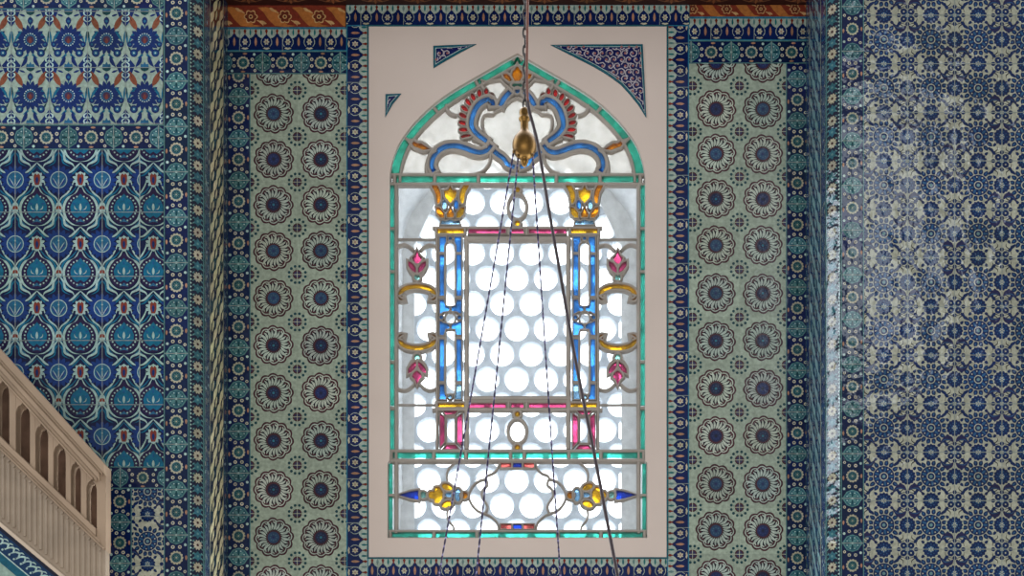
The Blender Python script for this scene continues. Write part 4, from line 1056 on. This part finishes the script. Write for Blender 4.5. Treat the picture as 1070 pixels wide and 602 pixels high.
for k in range(9):
    for a in (-2.4, -1.9, -1.3, -.8): sp.stamp(Motif().leaf(0, 0, a, 2, 15, 5, T(24, 62, 70), 4), 20 + k*36, 52)
    sp.stamp(Motif().disc(0, 0, 5, T(28, 60, 108), 4).leaves(0, 0, 8, 3, 9, 3.4, T(28, 60, 108), 4), 38 + k*36, 46)
o = sp.build('tiled_stringer', TILE, st, 'blue scroll tile band sloping under the stone parapet')

# ================================================================== CHANDELIER SUSPENSION
DC = 5.0
hub = P(548, 152, DC); sC = DC/F
sus = empty('chandelier_suspension', hub); tag(sus, 'iron chain with brass bulb and three thin wires hanging before the window', 'chandelier hanger')
chn = MB(); ztop = P(548, -60, DC).z; zend = P(548, 117, DC).z
lp = 9.4*sC; z = ztop; kk = 0; xh = hub.x + .6*sC
while z > zend:
    a, bb = lp*.64, 2.0*sC; pts = []
    for q in range(16):
        t = 2*PI*q/16; o1, o2 = bb*math.cos(t), a*math.sin(t)
        pts.append((xh + (o1 if kk % 2 == 0 else 0), hub.y + (0 if kk % 2 == 0 else o1), z + o2))
    chn.tube(pts, .95*sC, 6, True); z -= lp; kk += 1
chn.build('chain', IRON, sus, True)
br = MB(); px = lambda r, y: (r*sC, (152-y)*sC)
br.lathe([px(*q) for q in ((.8, 174.5), (2.4, 173), (3.6, 170.5), (4.4, 168.4), (3.4, 166.6), (5.6, 165.4), (9.6, 162), (12.0, 157), (12.8, 152), (12.2, 147.6), (10.2, 143), (7.2, 139.6), (5.2, 137.2), (4.3, 134), (4.2, 128), (4.6, 126.4), (5.8, 125.6), (6.2, 124), (5.6, 122.6), (4.6, 122), (5.4, 119), (5.4, 116.4), (4.2, 114), (2, 112.6), (.5, 112.4))], hub, 36)
br.build('brass_bulb', BRASS, sus, True)
wires = [((536.6, 163), (460, 592), 5.15), ((541.4, 168), (497, 604), 4.75), ((556.6, 167), (585.5, 600), 5.2)]
for i, (a, e, d1) in enumerate(wires):
    p0 = P(*a, DC); p1 = P(*e, d1); p1 = p0 + (p1-p0)*1.22
    side = Vector((p0.x, hub.y - .02, p0.z))
    w = MB(); n_ = 60
    for ph_ in (0, PI):
        pts = []
        for k in range(n_*3 + 1):
            t = k/(n_*3); q = side.lerp(p1, t); q.z -= .012*math.sin(PI*t)
            r_ = .55*sC; pts.append(q + Vector((math.cos(ph_ + k*1.05)*r_, math.sin(ph_ + k*1.05)*r_, 0)))
        w.tube(pts, .62*sC, 5)
    w.build('suspension_wire', WIRE, sus, True)
    hk = MB(); hk.tube([side + Vector((0, .018, .006)), side + Vector((0, 0, .01)), side + Vector((0, -.006, 0)), side], 1.0*sC, 6)
    hk.build('wire_hook', BRASS, sus, True)
cb = MB()
pts = smooth([(552.4, -60), (551.2, 20), (550.6, 80), (552.4, 112), (557.5, 132), (563, 156), (573, 216), (586, 290), (602, 380), (622, 480), (645, 600), (661, 680)], 8)
pv = [P(u, v, DC - .06 - .25*max(0, (v-130))/470) for u, v in pts]
cb.tube(pv, [(1.35 if v < 110 else 1.75)*sC for u, v in pts], 8)
for i, (u, v) in enumerate(pts): pass
o = cb.build('electric_cable', [CABLE], None, True)
o.data.materials.append(BROWNCABLE)
for p_ in o.data.polygons:
    if p_.center.z > P(550, 116, DC).z: p_.material_index = 1
tag(o, 'thick dark cable running down beside the chain and slanting right across the window', 'cable')

# ================================================================== LIGHT
sc = bpy.context.scene
wd = bpy.data.worlds.new('World'); sc.world = wd; wd.use_nodes = True; nt = wd.node_tree; nt.nodes.clear()
out = nt.nodes.new('ShaderNodeOutputWorld'); bg = nt.nodes.new('ShaderNodeBackground')
tc = nt.nodes.new('ShaderNodeTexCoord'); sx = nt.nodes.new('ShaderNodeSeparateXYZ'); nt.links.new(tc.outputs['Generated'], sx.inputs[0])
cr = nt.nodes.new('ShaderNodeValToRGB'); mr = nt.nodes.new('ShaderNodeMapRange')
mr.inputs['From Min'].default_value = -1; mr.inputs['From Max'].default_value = 1
nt.links.new(sx.outputs['Y'], mr.inputs['Value']); nt.links.new(mr.outputs[0], cr.inputs['Fac'])
e = cr.color_ramp.elements
e[0].position = .45; e[0].color = (.060, .060, .060, 1); e[1].position = .62; e[1].color = (.94, .97, 1.0, 1)
nt.links.new(cr.outputs[0], bg.inputs['Color']); bg.inputs['Strength'].default_value = 7.2; nt.links.new(bg.outputs[0], out.inputs[0])

def area_light(name, loc, target, sx_, sy_, power, col):
    l = bpy.data.lights.new(name, 'AREA'); l.shape = 'RECTANGLE'; l.size, l.size_y = sx_, sy_; l.energy = power; l.color = col
    o = bpy.data.objects.new(name, l); COL.objects.link(o); o.location = loc
    o.rotation_euler = (Vector(target) - Vector(loc)).to_track_quat('-Z', 'Y').to_euler(); return o
# windows of the hall: one high on the wall opposite, one on the side wall to the left
area_light('hall_window_light', (3.3, -8.6, 6.6), (1.5, 0, 3.2), 1.1, 2.6, 45, (.84, .92, 1.0))
area_light('side_window_light', (-5.2, -2.75, 5.1), (1.3, -2.4, 4.6), 1.1, 2.6, 115, (.80, .90, 1.0))
area_light('low_fill_light', (-.6, -10.5, -.4), (0, 0, 3.2), 7.5, 2.4, 450, (1.0, .96, .92))  # added soft fill from low behind the camera, not a window of the hall

# ================================================================== CAMERA
cam = bpy.data.cameras.new('camera'); co = bpy.data.objects.new('camera', cam); COL.objects.link(co)
co.location = (0, -DB, 0); co.rotation_euler = (PI/2, 0, 0)
cam.sensor_fit = 'HORIZONTAL'; cam.sensor_width = 36.0; cam.lens = 36.0*F/1070
cam.shift_x = (535-CX)/1070; cam.shift_y = (HY-301)/1070; cam.clip_end = 200
sc.camera = co
sc.view_settings.view_transform = 'Standard'; sc.view_settings.look = 'None'; sc.view_settings.exposure = 0.0; sc.view_settings.gamma = 1.0
sc.view_settings.use_curve_mapping = False
sc.cycles.transparent_max_bounces = 16; sc.cycles.max_bounces = 10; sc.cycles.diffuse_bounces = 5
sc.cycles.use_denoising = True
